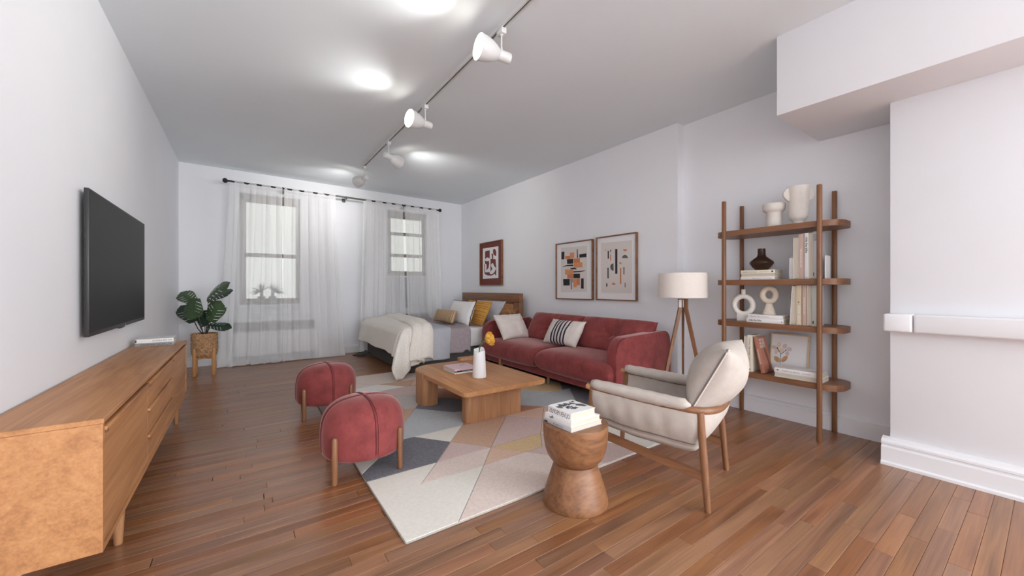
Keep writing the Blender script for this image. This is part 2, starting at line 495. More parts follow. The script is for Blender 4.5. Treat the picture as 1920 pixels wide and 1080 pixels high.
TOP = 2.9
struct('wall_left', MB().box(XL - .15, XL, YF - .15, YB, -.1, TOP), M['wall'], 'white wall on the left behind the television', None, 'wall', smooth=False)
W1 = (-0.03, 0.755, 0.85, 2.512); W2 = (2.145, 2.88, 1.322, 2.505)
wb = MB()
for a, b, c, d in [(XL - .15, W1[0], -.1, TOP), (W1[1], W2[0], -.1, TOP), (W2[1], XN + .2, -.1, TOP),
                   (W1[0], W1[1], -.1, W1[2]), (W1[0], W1[1], W1[3], TOP), (W2[0], W2[1], -.1, W2[2]), (W2[0], W2[1], W2[3], TOP)]:
    wb.box(a, b, YB, YB + .2, c, d)
struct('wall_back', wb, M['wall'], 'white back wall with the two curtained windows', None, 'wall', smooth=False)
struct('wall_right', MB().box(XR, XN + .2, YS, YB, -.1, TOP), M['wall'], 'white right wall behind the sofa and bed', None, 'wall', smooth=False)
struct('wall_niche', MB().box(XN, XN + .2, .64, YS, -.1, TOP), M['wall'], 'white recessed wall behind the bookshelf', None, 'wall', smooth=False)
struct('wall_chimney', MB().rbox(3.33, XN + .2, -1.3, .60, -.1, 2.4, .006, 2), M['wall'], 'white chimney breast at the right edge of the room', None, 'wall')
struct('wall_niche_rear', MB().box(XN, XN + .2, YF, -1.3, -.1, TOP), M['wall'], 'white wall past the chimney breast, behind the camera', None, 'wall', smooth=False)
wr = MB()
for a, b, c, d in [(XL - .15, -.72, -.1, TOP), (2.72, XN + .2, -.1, TOP), (-.72, 2.72, -.1, .45), (-.72, 2.72, 2.45, TOP)]:
    wr.box(a, b, YF - .15, YF, c, d)
struct('wall_rear', wr, M['wall'], 'white rear wall with wide opening added for light, behind the camera', None, 'wall', smooth=False)  # the unseen opening is added to bring light into the room
# soffit over the chimney breast
struct('trim_1', MB().rbox(2.95, XN + .05, -1.3, 1.085, 2.262, 2.86, .006, 2), M['wall'], 'white boxed soffit hanging from ceiling at upper right', None, 'soffit')
# mantel shelf in two lengths with a joint
man = tag(obj('trim_2', MB().rbox(3.235, 3.34, .487, .615, .834, .942, .012, 3), M['trim']), 'white painted mantel shelf on the chimney breast', 'mantel', None, 'structure')
obj('mantel_board', MB().rbox(3.235, 3.34, -1.28, .484, .834, .942, .012, 3), M['trim'], man)
# plinth of the chimney breast: stepped baseboard
bb = MB()
bb.prism([(3.34, 0), (3.272, 0), (3.272, .016), (3.284, .024), (3.284, .108), (3.294, .116), (3.294, .124), (3.286, .130), (3.286, .142), (3.30, .155), (3.33, .165), (3.34, .165)], 0, 1.9,
         0, MX((0, .632, 0), (1, 0, 0), (0, 0, 1), (0, -1, 0)))
struct('baseboard_chimney', bb, M['trim'], 'tall moulded white baseboard of the chimney breast at right edge', None, 'baseboard', angle=20)
def baseboard(name, label, p, d, n, ln, h=.135, t=.022):
    mb = MB().prism([(0, 0), (t, 0), (t, h * .78), (t * .72, h * .80), (t * .72, h * .84), (t * .85, h * .86), (t * .6, h * .95), (0, h)], 0, ln, 0, MX(p, n, (0, 0, 1), d))
    return struct(name, mb, M['trim'], label, None, 'baseboard', angle=20)
baseboard('baseboard_niche', 'white baseboard behind the bookshelf legs', (XN, .64, 0), (0, 1, 0), (-1, 0, 0), YS - .64, .142, .03)
baseboard('baseboard_right', 'white baseboard behind the sofa and bed', (XR, YS, 0), (0, 1, 0), (-1, 0, 0), YB - YS)
baseboard('baseboard_left', 'white baseboard behind the low wooden console', (XL, YF, 0), (0, 1, 0), (1, 0, 0), YB - YF, .13, .02)
baseboard('baseboard_back', 'white baseboard along the back wall under the curtains', (XL, YB, 0), (1, 0, 0), (0, -1, 0), XR - XL, .13, .02)
baseboard('baseboard_step', 'short white baseboard on the step of right wall', (XR, YS, 0), (1, 0, 0), (0, -1, 0), XN - XR)

# ---- floor: sub-floor with oak planks
fl = tag(obj('floor', MB().box(XL - .15, XN + .2, YF - .15, YB + .02, -.12, -.012), M['joint'], smooth=False), 'worn oak plank floor running across the room', 'floor', None, 'structure')
PW = 0.0645
rows = []
y = YF
rng = random.Random(11)
while y < YB:
    x = XL - rng.random() * .8
    while x < XN:
        ln = rng.choice([.45, .6, .75, .9, 1.05, 1.2, 1.4])
        x0, x1 = max(x, XL), min(x + ln, XN)
        if x1 - x0 > .03: rows.append((x0, x1, y, min(y + PW, YB)))
        x += ln
    y += PW
sn, cs = math.sin(math.atan2(506., 718.)), math.cos(math.atan2(506., 718.))
def seen(p):
    x0, x1, y0, y1 = p
    best = 0
    for t in (0, .25, .5, .75, 1):
        x = x0 + (x1 - x0) * t; yy = (y0 + y1) / 2
        f = x * sn + yy * cs; r = x * cs - yy * sn
        if f < .5: continue
        u = r / f; v = 1.1 / f
        if abs(u) > 1.34 or v > .755: continue
        if .57 < x < 2.95 and 1.6 < yy < 4.95: continue      # under the rug
        best = max(best, 1.0) ; sc_ = (x1 - x0) * (y1 - y0) / f ** 3
        best = max(best, 1 + sc_ * 1000)
    return best
rank = sorted(rows, key=seen, reverse=True)
near = [p for p in rank[:285] if seen(p) > 0]
far = [p for p in rows if p not in set(near)]
pm_cache = {}
for (x0, x1, y0, y1) in near:
    key = (round(x1 - x0, 2), round(y1 - y0, 3))
    if key not in pm_cache:
        L_, W_ = key
        o = obj('plank', MB().rbox(-L_ / 2 + .0005, L_ / 2 - .0005, -W_ / 2 + .0007, W_ / 2 - .0007, -.012, 0, .0011, 1), M['plank'], fl)
        pm_cache[key] = o.data
    else:
        o = bpy.data.objects.new('plank', pm_cache[key]); COL.objects.link(o); o.parent = fl
    o.location = ((x0 + x1) / 2, (y0 + y1) / 2, rng.uniform(-.0004, 0))
fm = MB(); tones = []
for (x0, x1, y0, y1) in far:
    n0 = len(fm.f)
    fm.box(x0 + .0006, x1 - .0006, y0 + .0008, y1 - .0008, -.012, rng.uniform(-.0005, 0))
    tones += [rng.random()] * (len(fm.f) - n0)
fo = obj('far_planks', fm, M['plankf'], fl, smooth=False, recalc=False)
at = fo.data.attributes.new('tone', 'FLOAT', 'FACE'); at.data.foreach_set('value', tones)
fo['kind'] = 'stuff'

# ---- windows
def window(name, label, W, rails, bw=.05, sd=.02):
    x0, x1, z0, z1 = W
    y0 = YB + .045
    fr = MB()
    fr.box(x0, x0 + bw, y0, y0 + .09, z0, z1); fr.box(x1 - bw * .5, x1, y0, y0 + .09, z0, z1)
    fr.box(x0, x1, y0, y0 + .09, z1 - .09, z1); fr.box(x0, x1, y0, y0 + .09, z0, z0 + .06)
    o = tag(obj(name, fr, M['taupe'], smooth=False), label, 'window', None, 'structure')
    zz = [z0 + .06] + [r for r in rails] + [z1 - .09]
    for i in range(len(zz) - 1):
        a, b = zz[i], zz[i + 1]
        sm = MB(); t = .03
        ys = y0 + (.012 if i < len(zz) / 2 else .04)
        xa, xb = x0 + bw, x1 - bw * .5
        sm.box(xa, xa + t, ys, ys + .03, a, b); sm.box(xb - t, xb, ys, ys + .03, a, b)
        sm.box(xa, xb, ys, ys + .03, a, a + t); sm.box(xa, xb, ys, ys + .03, b - t, b)
        s = obj('sash', sm, M['taupe'], o, smooth=False)
        obj('pane', MB().box(xa + t, xb - t, ys + .012, ys + .016, a + t, b - t), M['pane'], s, smooth=False)
    obj('sill', MB().rbox(x0 - .02, x1 + .02, YB - sd, y0, z0 - .03, z0 + .002, .006, 2), M['trim'], o)
    return o
window('window_1', 'tall taupe sash window behind the left pair of sheer curtains', W1, [1.60], sd=.12)
window('window_2', 'smaller taupe window behind the right pair of sheer curtains', W2, [1.70, 2.10])

# ---- radiator covers below the windows
def radiator(name, label, x0, x1, z1, rows_, y0=6.80):
    t = thing(name, label, 'radiator cover', ((x0 + x1) / 2, (y0 + YB) / 2, 0))
    ox, oy = (x0 + x1) / 2, (y0 + YB) / 2
    w2, d2 = (x1 - x0) / 2, (YB - y0) / 2 - .004
    obj('top', MB().rbox(-w2, w2, -d2, d2, z1 - .02, z1, .005, 2), M['trim'], t)
    p = MB()
    zz = 0.0
    for a, b in rows_:
        if a > zz + .001: p.box(-w2 + .005, w2 - .005, -d2 + .01, -d2 + .025, zz, a)
        p.box(-w2 + .005, -w2 + .055, -d2 + .01, -d2 + .025, a, b); p.box(w2 - .055, w2 - .005, -d2 + .01, -d2 + .025, a, b)
        zz = b
    p.box(-w2 + .005, w2 - .005, -d2 + .01, -d2 + .025, zz, z1 - .02)
    p.box(-w2 + .005, -w2 + .02, -d2 + .025, d2 - .004, 0, z1 - .02); p.box(w2 - .02, w2 - .005, -d2 + .025, d2 - .004, 0, z1 - .02)
    obj('front_panel', p, M['trim'], t, smooth=False)
    obj('shade_backing', MB().box(-w2 + .03, w2 - .03, -d2 + .06, -d2 + .07, 0, z1 - .03), M['dark'], t, smooth=False)  # backing sheet whose grey stands for the shade inside the cover
    for a, b in rows_:
        if a < .02: continue
        g = MB(); n = int((x1 - x0 - .11) / .055)
        for k in range(1, n):
            xx = -w2 + .055 + (2 * w2 - .11) * k / n
            g.box(xx - .006, xx + .006, -d2 + .012, -d2 + .022, a, b)
        obj('grille', g, M['bkgrey'], t, smooth=False)
    return t
radiator('radiator_cover', 'long white radiator cover with grilles below the left window', -.16, 1.0, .66, [(0, .105), (.455, .60)])
radiator('radiator_cover', 'white radiator cover with square grilles below the right window', 2.10, 2.93, .72, [(.2, .3), (.36, .45), (.50, .63)], 6.82)
pn = MB().rbox(W2[0] - .03, W2[1] + .02, YB - .022, YB + .0, .74, .85, .005, 2)
pn.rbox(W2[0] + .0, W2[1], YB - .014, YB, .85, W2[2] - .032, .004, 2)
struct('trim_3', pn, M['bkgrey'], 'pale grey panel on wall between right window and its radiator cover', None, 'wall panel')

# ---- curtain rod and four sheer panels
YR = 6.70
rod = thing('curtain_rod', 'long black curtain rod with round finials across both windows', 'curtain rod', (1.45, YR, 2.59))
def zr(x): return 2.606 - .0125 * (x + .15)
obj('rod', MB().tube([(-.17 - 1.45, 0, zr(-.17) - 2.59), (1.3 - 1.45, 0, zr(1.3) - 2.59)], .0135, 12), M['black'], rod)
obj('rod_sleeve', MB().tube([(1.22 - 1.45, 0, zr(1.22) - 2.59), (1.72 - 1.45, 0, zr(1.72) - 2.59)], .0145, 12), M['rodgrey'], rod)
obj('rod', MB().tube([(1.6 - 1.45, 0, zr(1.6) - 2.59), (3.05 - 1.45, 0, zr(3.05) - 2.59)], .0135, 12), M['black'], rod)
for x in (-.195, 3.055):
    Mt = MX((x - 1.45, 0, zr(x) - 2.59), (0, 1, 0), (0, 0, 1), (1, 0, 0))
    obj('finial', MB().lathe([(.012, -.03), (.02, -.026), (.03, -.015), (.034, 0), (.03, .015), (.02, .026), (.008, .03)], 20, 0, Mt), M['black'], rod)
for x in (.5, 1.40, 2.4):
    b = MB().tube([(x - 1.45, .0, zr(x) - 2.575), (x - 1.45, .215, zr(x) - 2.60)], .007, 8)
    b.tube([(x - 1.45, 0, zr(x) - 2.575), (x - 1.45, 0, zr(x) - 2.625)], .010, 8)
    b.rbox(x - 1.475, x - 1.425, .205, .229, zr(x) - 2.63, zr(x) - 2.57, .003, 1)
    obj('bracket', b, M['rodgrey'] if x > .8 and x < 2 else M['black'], rod)

def curtain(x0, x1, bx0, bx1, seed, label, yb=.0, nf=7, puddle=.06):
    rg = random.Random(seed)
    ph = [rg.uniform(0, 6.28) for _ in range(6)]
    n, mN = 150, 44
    xm = (x0 + x1) / 2
    def fn(u, v):
        uu = u + .012 * math.sin(nf * 2 * PI * u * 1.7 + ph[3])
        a = x0 + (x1 - x0) * uu; b = bx0 + (bx1 - bx0) * uu
        t = v ** 1.3
        x = a + (b - a) * t
        fold = math.sin(nf * 2 * PI * u + ph[0]) * .6 + math.sin(nf * 3.3 * PI * u + ph[1]) * .3 + math.sin(nf * 1.1 * PI * u + ph[2] + v * 1.4) * .3
        amp = .011 + .020 * min(1, v * 3)
        x += .012 * math.sin(nf * 2 * PI * u + ph[4] + 1.6 * v) * min(1, 4 * v)
        y = YR + fold * amp - yb * v ** 2
        top = zr(a) + .018 - .050 * max(0, math.sin(4 * 2 * PI * u + ph[5])) ** .8 * (1 if v < .02 else 0)
        z = top + (0.012 - top) * v
        if v < .05:                      # the rod pocket wraps the rod
            y = YR - .017 + .003 * fold
        if v > .955:                     # the hem breaks on the floor
            k = (v - .955) / .045
            y -= puddle * k * (1 + .8 * fold); z = .012 + .06 * (1 - k) + .012 * abs(fold) * (1 - k)
        return (x - xm, y - YR, z)
    t = tag(obj('curtain', MB().grid(fn, n, mN), M['sheer'], angle=180, recalc=False), label, 'curtain', 'white sheer curtains')
    t.location = (xm, YR, 0)
    return t
curtain(-.145, .505, -.27, .53, 3, 'white sheer curtain over left half of left window, leftmost of four', .02, 6, .10)
curtain(.525, 1.225, .50, 1.36, 5, 'white sheer curtain over right half of left window, second from left', .03, 6, .05)
curtain(1.665, 2.345, 1.60, 2.40, 8, 'white sheer curtain over left half of right window, third from left', .02, 6)
curtain(2.37, 3.03, 2.42, 3.10, 12, 'white sheer curtain over right half of right window, rightmost of four', .02, 6)

# ---- spiky plant on the left window sill (seen through the sheer)
sp = thing('spiky_plant', 'spiky potted plant on the left window sill behind sheer curtain', 'plant', (.33, YB - .05, W1[2] + .003))
for dx in (-.09, .05):
    ptm = MB().lathe([(.035, 0), (.045, .01), (.05, .12), (.046, .12), (.04, .11)], 20, 0, Matrix.Translation((dx, 0, 0)))
    obj('pot', ptm, M['greypot'], sp)
    obj('trunk', MB().tube([(dx, 0, .1), (dx, 0, .19), (dx + .01, 0, .24)], [.022, .02, .014], 8), M['greypot'], sp)
rg = random.Random(4)
sk = MB()
for k in range(130):
    dx = -.09 if k % 2 else .055
    th = rg.uniform(0, 2 * PI); el = rg.uniform(-.35, 1.45); ln = rg.uniform(.12, .2)
    if dx < 0 and math.cos(th) > .3 and el < .6: th += PI
    if dx > 0 and math.cos(th) < -.3 and el < .6: th += PI
    d = Vector((math.cos(th) * math.cos(el), math.sin(th) * math.cos(el) * .35, math.sin(el)))
    b = Vector((dx, 0, .20)); e = b + d * ln; e.z -= .02
    s = d.cross(Vector((0, 1, 0.1))).normalized() * .0045
    sk.add([b - s, b + s, e, (b + e) / 2 + Vector((0, -.003, .004))], [(0, 1, 2), (0, 3, 2), (1, 2, 3)])
so = obj('spiky_leaves', sk, M['greyleaf'], sp, recalc=False); so['kind'] = 'stuff'

# ---- ceiling track and four spotlights
XT = 1.385
trk = thing('ceiling_track', 'white lighting track running along the ceiling', 'lighting track', (XT, 2.6, zc(XT)))
tb = MB()
y0, y1 = -1.2 - 2.6, 5.56 - 2.6
tb.box(-.019, .019, y0, y1, -.006, .004); tb.box(-.019, -.0075, y0, y1, -.022, -.006); tb.box(.0075, .019, y0, y1, -.022, -.006)
tb.box(-.019, .019, y1, y1 + .012, -.024, .004)
obj('channel', tb, M['lampw'], trk, smooth=False)
obj('conductor_slot', MB().box(-.0076, .0076, y0, y1, -.009, -.0061), M['artk'], trk, smooth=False)
bulbs = []
def spot(y, n, label, power=15.0, drop=.155):
    zt = zc(XT) - .0225
    t = thing('track_spotlight', label, 'spotlight', (XT, y, zt), 0, 'spotlights on the ceiling track')
    obj('adapter', MB().rbox(-.019, .019, -.032, .032, -.036, 0, .003, 2), M['lampw'], t)
    obj('stem', MB().lathe([(.012, -.044), (.012, -.036)], 12).tube([(0, 0, -.04), (0, 0, -drop + .03)], .0055, 10).lathe([(.008, -drop + .018), (.009, -drop + .026), (.007, -drop + .034)], 12), M['lampw'], t)
    n = Vector(n).normalized()
    x = n.cross(Vector((0, 0, 1))).normalized(); yv = n.cross(x)
    Mt = MX(Vector((0, 0, -drop - .016)), x, yv, n) @ Matrix.Scale(1.18, 4)
    obj('neck', MB().lathe([(.02, -.055), (.0275, -.052), (.029, -.045), (.029, .02), (.024, .026)], 24, 0, Mt), M['lampw'], t)
    sh = MB().lathe([(.024, .018), (.03, .022), (.044, .045), (.056, .075), (.064, .11), (.068, .142), (.066, .143), (.062, .11), (.053, .075), (.04, .045), (.02, .026)], 36, 0, Mt)
    s = obj('shade', sh, M['lampw'], t, angle=60)
    b = obj('bulb', MB().lathe([(.052, .112), (.060, .128), (.0645, .136), (.060, .140), (.03, .144), (.001, .145)], 32, 0, Mt), M['glow'], t)
    b['label'] = 'glowing warm white lamp face'
    ld = bpy.data.lights.new('lamp_beam', 'SPOT'); ld.energy = power; ld.color = (1.0, .975, .94)
    ld.spot_size = math.radians(106); ld.spot_blend = 1.0; ld.shadow_soft_size = .035
    lo = bpy.data.objects.new('lamp_beam', ld); COL.objects.link(lo); lo.parent = t
    lo.matrix_local = Mt @ Matrix.Translation((0, 0, .156)) @ Matrix.Rotation(PI, 4, 'X')
    return t
spot(2.085, (-.985, .06, .03), 'lit white spotlight nearest on the ceiling track, its glowing face aimed left')
spot(3.36, (-.96, -.2, .0), 'second lit white spotlight along the ceiling track, glowing face aimed left')
spot(4.44, (.86, .45, -.12), 'third white spotlight along the ceiling track, turned away to the right', 22.0)
spot(5.52, (-.32, .90, -.14), 'farthest white spotlight at the end of track, turned to the back wall', 19.0)

# ================================================================ FURNITURE
# ---- television on the left wall
tv = thing('television', 'large black flat television on the left wall above console', 'television', (XL, 3.68, 1.236))
obj('back_housing', MB().rbox(.004, .030, -.55, .55, -.3, .3, .01, 2), M['black'], tv)
obj('bezel', MB().rbox(.022, .043, -.71, .71, -.399, .399, .003, 2), M['bezel'], tv)
obj('screen', MB().box(.0425, .0436, -.702, .702, -.375, .392), M['screen'], tv, smooth=False)
obj('sensor', MB().rbox(.026, .042, -.06, .06, -.408, -.398, .003, 2), M['bezel'], tv)
lg = text_mb('af', .022, MX((.0437, .072, -.3955), (0, -1, 0), (0, 0, 1), (1, 0, 0)), bold=True, mirror=True)
obj('logo_mark', lg, M['inkw'], tv, smooth=False)

# ---- console (sideboard)
CX0, CX1, CY0, CY1 = -.702, -.39, 1.89, 4.32
con = thing('console', 'long low honey-oak media console with tapered legs on left wall', 'sideboard', ((CX0 + CX1) / 2, (CY0 + CY1) / 2, 0))
cx, cy = (CX0 + CX1) / 2, (CY0 + CY1) / 2
hx, hy = (CX1 - CX0) / 2, (CY1 - CY0) / 2
obj('top', MB().rbox(-hx, hx, -hy, hy, .632, .65, .002, 1), M['oakY'], con)
car = MB().box(-hx, hx - .002, -hy, -hy + .02, .19, .632).box(-hx, hx - .002, hy - .02, hy, .19, .632)
car.box(-hx, hx - .002, -hy + .02, hy - .02, .19, .21).box(-hx, -hx + .012, -hy + .02, hy - .02, .21, .632)
car.box(hx - .045, hx - .03, -hy + .02, hy - .02, .618, .632)
for q in (2.684, 3.525): car.box(-hx + .012, hx - .03, q - cy - .008, q - cy + .008, .21, .618)
obj('carcass', car, M['oakY'], con, smooth=False)
def lip(y0, y1, z):
    return MB().rbox(hx - .02, hx + .004, y0, y1, z - .014, z, .003, 2)
def front(y0, y1, z0, z1, nm):
    d = obj(nm, MB().rbox(hx - .026, hx - .006, y0 + .002, y1 - .002, z0, z1 - .02, .0015, 1), M['oakY'], con)
    obj('handle', lip(y0 + .003, y1 - .003, z1 - .002), M['oakY'], d)
    obj('finger_block', MB().rbox(hx - .012, hx + .001, y0 + .02, y0 + .045, z1 - .030, z1 - .014, .004, 2), M['walY'], d)
yy = [-hy + .022, 2.684 - cy, 3.525 - cy, hy - .022]
front(yy[0], yy[1], .213, .618, 'door')
front(yy[2], yy[3], .213, .618, 'door')
for a, b in ((.213, .345), (.349, .482), (.486, .618)): front(yy[1], yy[2], a, b, 'drawer')
for y in (2.318 - cy, 4.087 - cy):
    for x in (-hx + .045, hx - .045):
        obj('leg', MB().lathe([(.013, 0), (.0145, .004), (.024, .185), (.024, .19)], 16, 0, Matrix.Translation((x, y, 0))), M['oakZ'], con)

# ---- books
def book(label, L, W, T, cover, Mt, texts=(), prints=(), group=None, hard=.0022):
    """local x along the spine, y from spine into the pages, z thickness"""
    t = thing('book', label, 'book', M=Mt, group=group)
    c = MB()
    c.rbox(0, L, 0, W, 0, hard, .0006, 1).rbox(0, L, 0, W, T - hard, T, .0006, 1).rbox(0, L, -.0004, hard, .0002, T - .0002, .0012, 2)
    obj('cover', c, cover, t)
    obj('pages', MB().box(.003, L - .003, hard, W - .004, hard, T - hard), M['page'], t, smooth=False)
    for (s, size, x, z, mat, kw) in texts:
        obj('spine_lettering', text_mb(s, size, MX((x, -.0007, z), (1, 0, 0), (0, 0, 1), (0, -1, 0)), **kw), mat, t, smooth=False, recalc=False)
    for nm, mb, mat in prints:
        obj(nm, mb, mat, t, smooth=False, recalc=False)
    return t
fX = lambda x, y, z: MX((x, y, z), (1, 0, 0), (0, 1, 0), (0, 0, 1))        # flat, spine towards -Y
fY = lambda x, y, z: MX((x, y, z), (0, -1, 0), (1, 0, 0), (0, 0, 1))       # flat, spine towards -X
fYp = lambda x, y, z: MX((x, y, z), (0, 1, 0), (-1, 0, 0), (0, 0, 1))      # flat, pages towards -X
upD = lambda x, y, z, a=0: Matrix.Translation((x, y, z)) @ Matrix.Rotation(a, 4, 'X') @ MX((0, 0, 0), (0, 0, -1), (1, 0, 0), (0, -1, 0))
upU = lambda x, y, z, a=0: Matrix.Translation((x, y, z)) @ Matrix.Rotation(a, 4, 'X') @ MX((0, 0, 0), (0, 0, 1), (1, 0, 0), (0, 1, 0))
upP = lambda x, y, z, a=0: Matrix.Translation((x, y, z)) @ Matrix.Rotation(a, 4, 'X') @ MX((0, 0, 0), (0, 0, 1), (-1, 0, 0), (0, -1, 0))  # pages towards -X

book('grey book with dark capitals on the console, lower of two', .225, .19, .026, M['bkdgrey'], fX(-.668, 4.03, .65),
     [('INNENARCHITEKTUR', .02, .034, .005, M['ink'], dict(flipv=True, width=.18))], group='books on the console')
book('white book on the console, upper of two', .222, .19, .030, M['bkwhite'], fX(-.666, 4.032, .676),
     [('ART FOR SURVIVAL', .016, .095, .010, M['ink'], dict(mirror=True, width=.117))],
     [('black_tab', MB().box(.001, .008, -.0012, -.0006, .006, .025), M['ink']),
      ('title_print', MB().box(.13, .15, .09, .13, .0301, .0304).box(.155, .19, .05, .08, .0301, .0304), M['bkgrey'])], group='books on the console')

# ---- potted monstera on wooden stand
PR = thing('monstera_plant', 'potted monstera in a woven basket on pale wooden stand', 'plant', (-.39, 6.235, 0), -math.atan2(506., 718.))
def basket(u, v):
    a = 2 * PI * u
    prof = [(.08, .235), (.112, .24), (.128, .27), (.134, .34), (.135, .52), (.130, .528), (.122, .52), (.118, .47)]
    k = v * (len(prof) - 1); i = min(int(k), len(prof) - 2); f = k - i
    r = prof[i][0] + (prof[i + 1][0] - prof[i][0]) * f; z = prof[i][1] + (prof[i + 1][1] - prof[i][1]) * f
    if .1 < v < .75:
        row = int((z - .24) / .028)
        r += .0075 * math.sin(a * 16 + row * PI) * math.sin(PI * ((z - .24) / .028 - row)) + .002 * mnoise.noise((a * 6, z * 60, 1))
    return (r * math.cos(a), r * math.sin(a), z)
bk = MB()
def basket_grid():
    nu, nv = 120, 84
    bk.grid(basket, nu, nv)
basket_grid()
M['jute'] = plain('woven_jute', rgb(176, 136, 98), 0.85, var=0.42, vscale=48, bump=0.4, bscale=120)
obj('basket', bk, M['jute'], PR, merge=True, angle=180)
obj('soil', MB().lathe([(.001, .485), (.119, .485), (.119, .478), (.001, .478)], 24), M['soil'], PR)
obj('basket_floor', MB().lathe([(.001, .232), (.085, .232), (.085, .238), (.001, .238)], 24), M['jute'], PR)
for a in (35.18, 125.18, 215.18, 305.18):
    th = math.radians(a + 45)
    Mt = Matrix.Rotation(math.radians(a), 4, 'Z')
    lm = MB().rbox(.116, .150, -.013, .013, 0, .345, .004, 2, 0, Matrix.Rotation(th, 4, 'Z'))
    obj('stand_leg', lm, M['pine'], PR)
crs = MB()
for a in (80.18, 170.18):
    crs.rbox(-.117, .117, -.012, .012, .205, .231, .003, 1, 0, Matrix.Rotation(math.radians(a), 4, 'Z'))
obj('stand_cross', crs, M['pine'], PR)

def leaf_mb(L, W, droop=.25, cup=.12, seed=0):
    """heart-shaped leaf with slits, base at the origin, running along +y"""
    rg = random.Random(seed)
    mb = MB(); n = 7
    def P(x, y):
        return (x, y, -droop * (max(0, y) / L) ** 2 * L + .25 * cup * L - cup * (abs(x) / (W / 2)) ** 1.6 * W * .5)
    def width(t): return W / 2 * (math.sin(PI * min(1, (t * .80 + .18)) ** 1.15)) ** .75
    QS = ((0, 0), (.18, 0), (.30, 1), (.74, 1), (.90, .55), (1.0, .35))
    for s in (-1, 1):
        for i in range(n):
            t0, t1 = i / n - .02, (i + 1) / n
            g = .30 / n if i < n - 1 else 0
            sl = .20 if i < n - 2 else .08       # ribs sweep forward
            rows_ = []
            for q, gf in QS:
                back = (-.16 if i == 0 else -.05 if i == 1 else 0) * q
                a = t0 + g * gf * .5 + sl * q ** 1.5 * .8 + back
                b = t1 - g * gf * .5 + sl * q ** 1.5 * .8 + (back * .4 if i == 0 else 0)
                wa, wb = width(max(t0, 0)) * q, (width(t1) if i < n - 1 else .0) * q
                if i == n - 1: b = min(b, 1.06 - .05 * q)
                if q == 1.0 and gf > 0: wa *= .985; wb *= .985
                rows_.append((P(s * wa, a * L), P(s * wb, b * L)))
            base = []
            for r in rows_: base += list(r)
            mb.add(base, [(2 * k, 2 * k + 2, 2 * k + 3, 2 * k + 1) for k in range(len(QS) - 1)])
    return mb
def leaf(base, tip, W, face, seed, mat, droop=.2, depth=0.0, tipd=0.0):
    s = .00131
    c = lambda q, d: Vector(((q[0] - 322) * s, d, (587 - q[1]) * s + .515))
    b, t = c(base, depth), c(tip, depth + tipd)
    L = (t - b).length * 1.10; W *= 1.18
    yv = (t - b).normalized(); zv = Vector(face).normalized(); zv = (zv - yv * zv.dot(yv)).normalized(); xv = yv.cross(zv)
    o = obj('leaf', leaf_mb(L, W, droop, .16, seed), mat, PR, angle=180, recalc=False)
    o.matrix_local = MX(b, xv, yv, zv)
    mid = c((330 + (base[0] - 322) * .12, 590), depth * .2)
    k = (mid + b) / 2 + Vector(((b.x - mid.x) * .15, 0, -.01)); mid.z = .488
    obj('leaf_stem', MB().tube([mid, mid * .6 + k * .4 + Vector((0, 0, .005)), k, b], [.006, .005, .0045, .003], 7), M['stem'], PR)
leaf((345, 262), (470, 80), .235, (-.35, -.75, .55), 1, M['leaf'], .35, .02, -.02)
leaf((398, 262), (588, 155), .13, (.15, -.7, .75), 2, M['leaf2'], .2, -.02, -.06)
leaf((222, 285), (52, 165), .165, (.25, -.75, .6), 3, M['leaf'], .25, .0, .05)
leaf((285, 245), (283, 418), .24, (-.1, -.95, .35), 4, M['leaf'], .1, -.09, -.07)
leaf((238, 465), (55, 308), .165, (.3, -.85, .5), 5, M['leaf2'], .2, -.03, .07)
leaf((422, 455), (500, 285), .215, (.1, -.9, .4), 6, M['leaf'], .2, -.07, -.03)
leaf((395, 505), (588, 495), .115, (.0, -.75, .75), 7, M['leaf2'], .25, -.05, -.04)
leaf((330, 360), (345, 478), .17, (.0, -.9, .4), 8, M['leaf2'], .2, -.02, -.03)
leaf((235, 440), (312, 495), .10, (.1, -.8, .5), 9, M['leaf2'], .2, .04, 0)
leaf((195, 470), (112, 378), .11, (.2, -.8, .5), 10, M['leaf2'], .2, .05, 0)

# ---- rug with carved colour fields
RX0, RX1, RY0, RY1 = .57, 2.97, 1.60, 4.95
rug = thing('rug', 'large pastel geometric wool rug under coffee table and sofa', 'rug', (0, 0, 0))
def rugmat(n, c, v=.07): return plain(n, c, 0.95, var=v, vscale=60, bump=0.7, bscale=190, spec=0.1)
RC = dict(c=rugmat('rug_cream', rgb(232, 228, 218), .04), p=rugmat('rug_pale_pink', rgb(228, 212, 202)), k=rugmat('rug_charcoal', rgb(126, 126, 132), .16),
          b=rugmat('rug_pale_blue', rgb(190, 194, 196)), a=rugmat('rug_peach', rgb(222, 190, 168)), t=rugmat('rug_tan', rgb(206, 172, 148)), m=rugmat('rug_mustard', rgb(218, 190, 148)),
          v=rugmat('rug_mauve', rgb(212, 190, 184)), r=rugmat('rug_rust', rgb(186, 138, 116)), g=rugmat('rug_warm_grey', rgb(196, 190, 184)), w=rugmat('rug_white', rgb(236, 232, 226), .04))
RCN = dict(c='cream', p='pale pink', k='charcoal', b='pale blue grey', a='peach', t='tan', m='mustard', v='mauve pink', r='rust', g='warm grey', w='off-white')
obj('backing', MB().prism(rrect(RX0, RX1, RY0, RY1, .012, 3), .0005, .0095, bevel=.003, seg=2), rugmat('rug_edge', rgb(176, 170, 162)), rug)
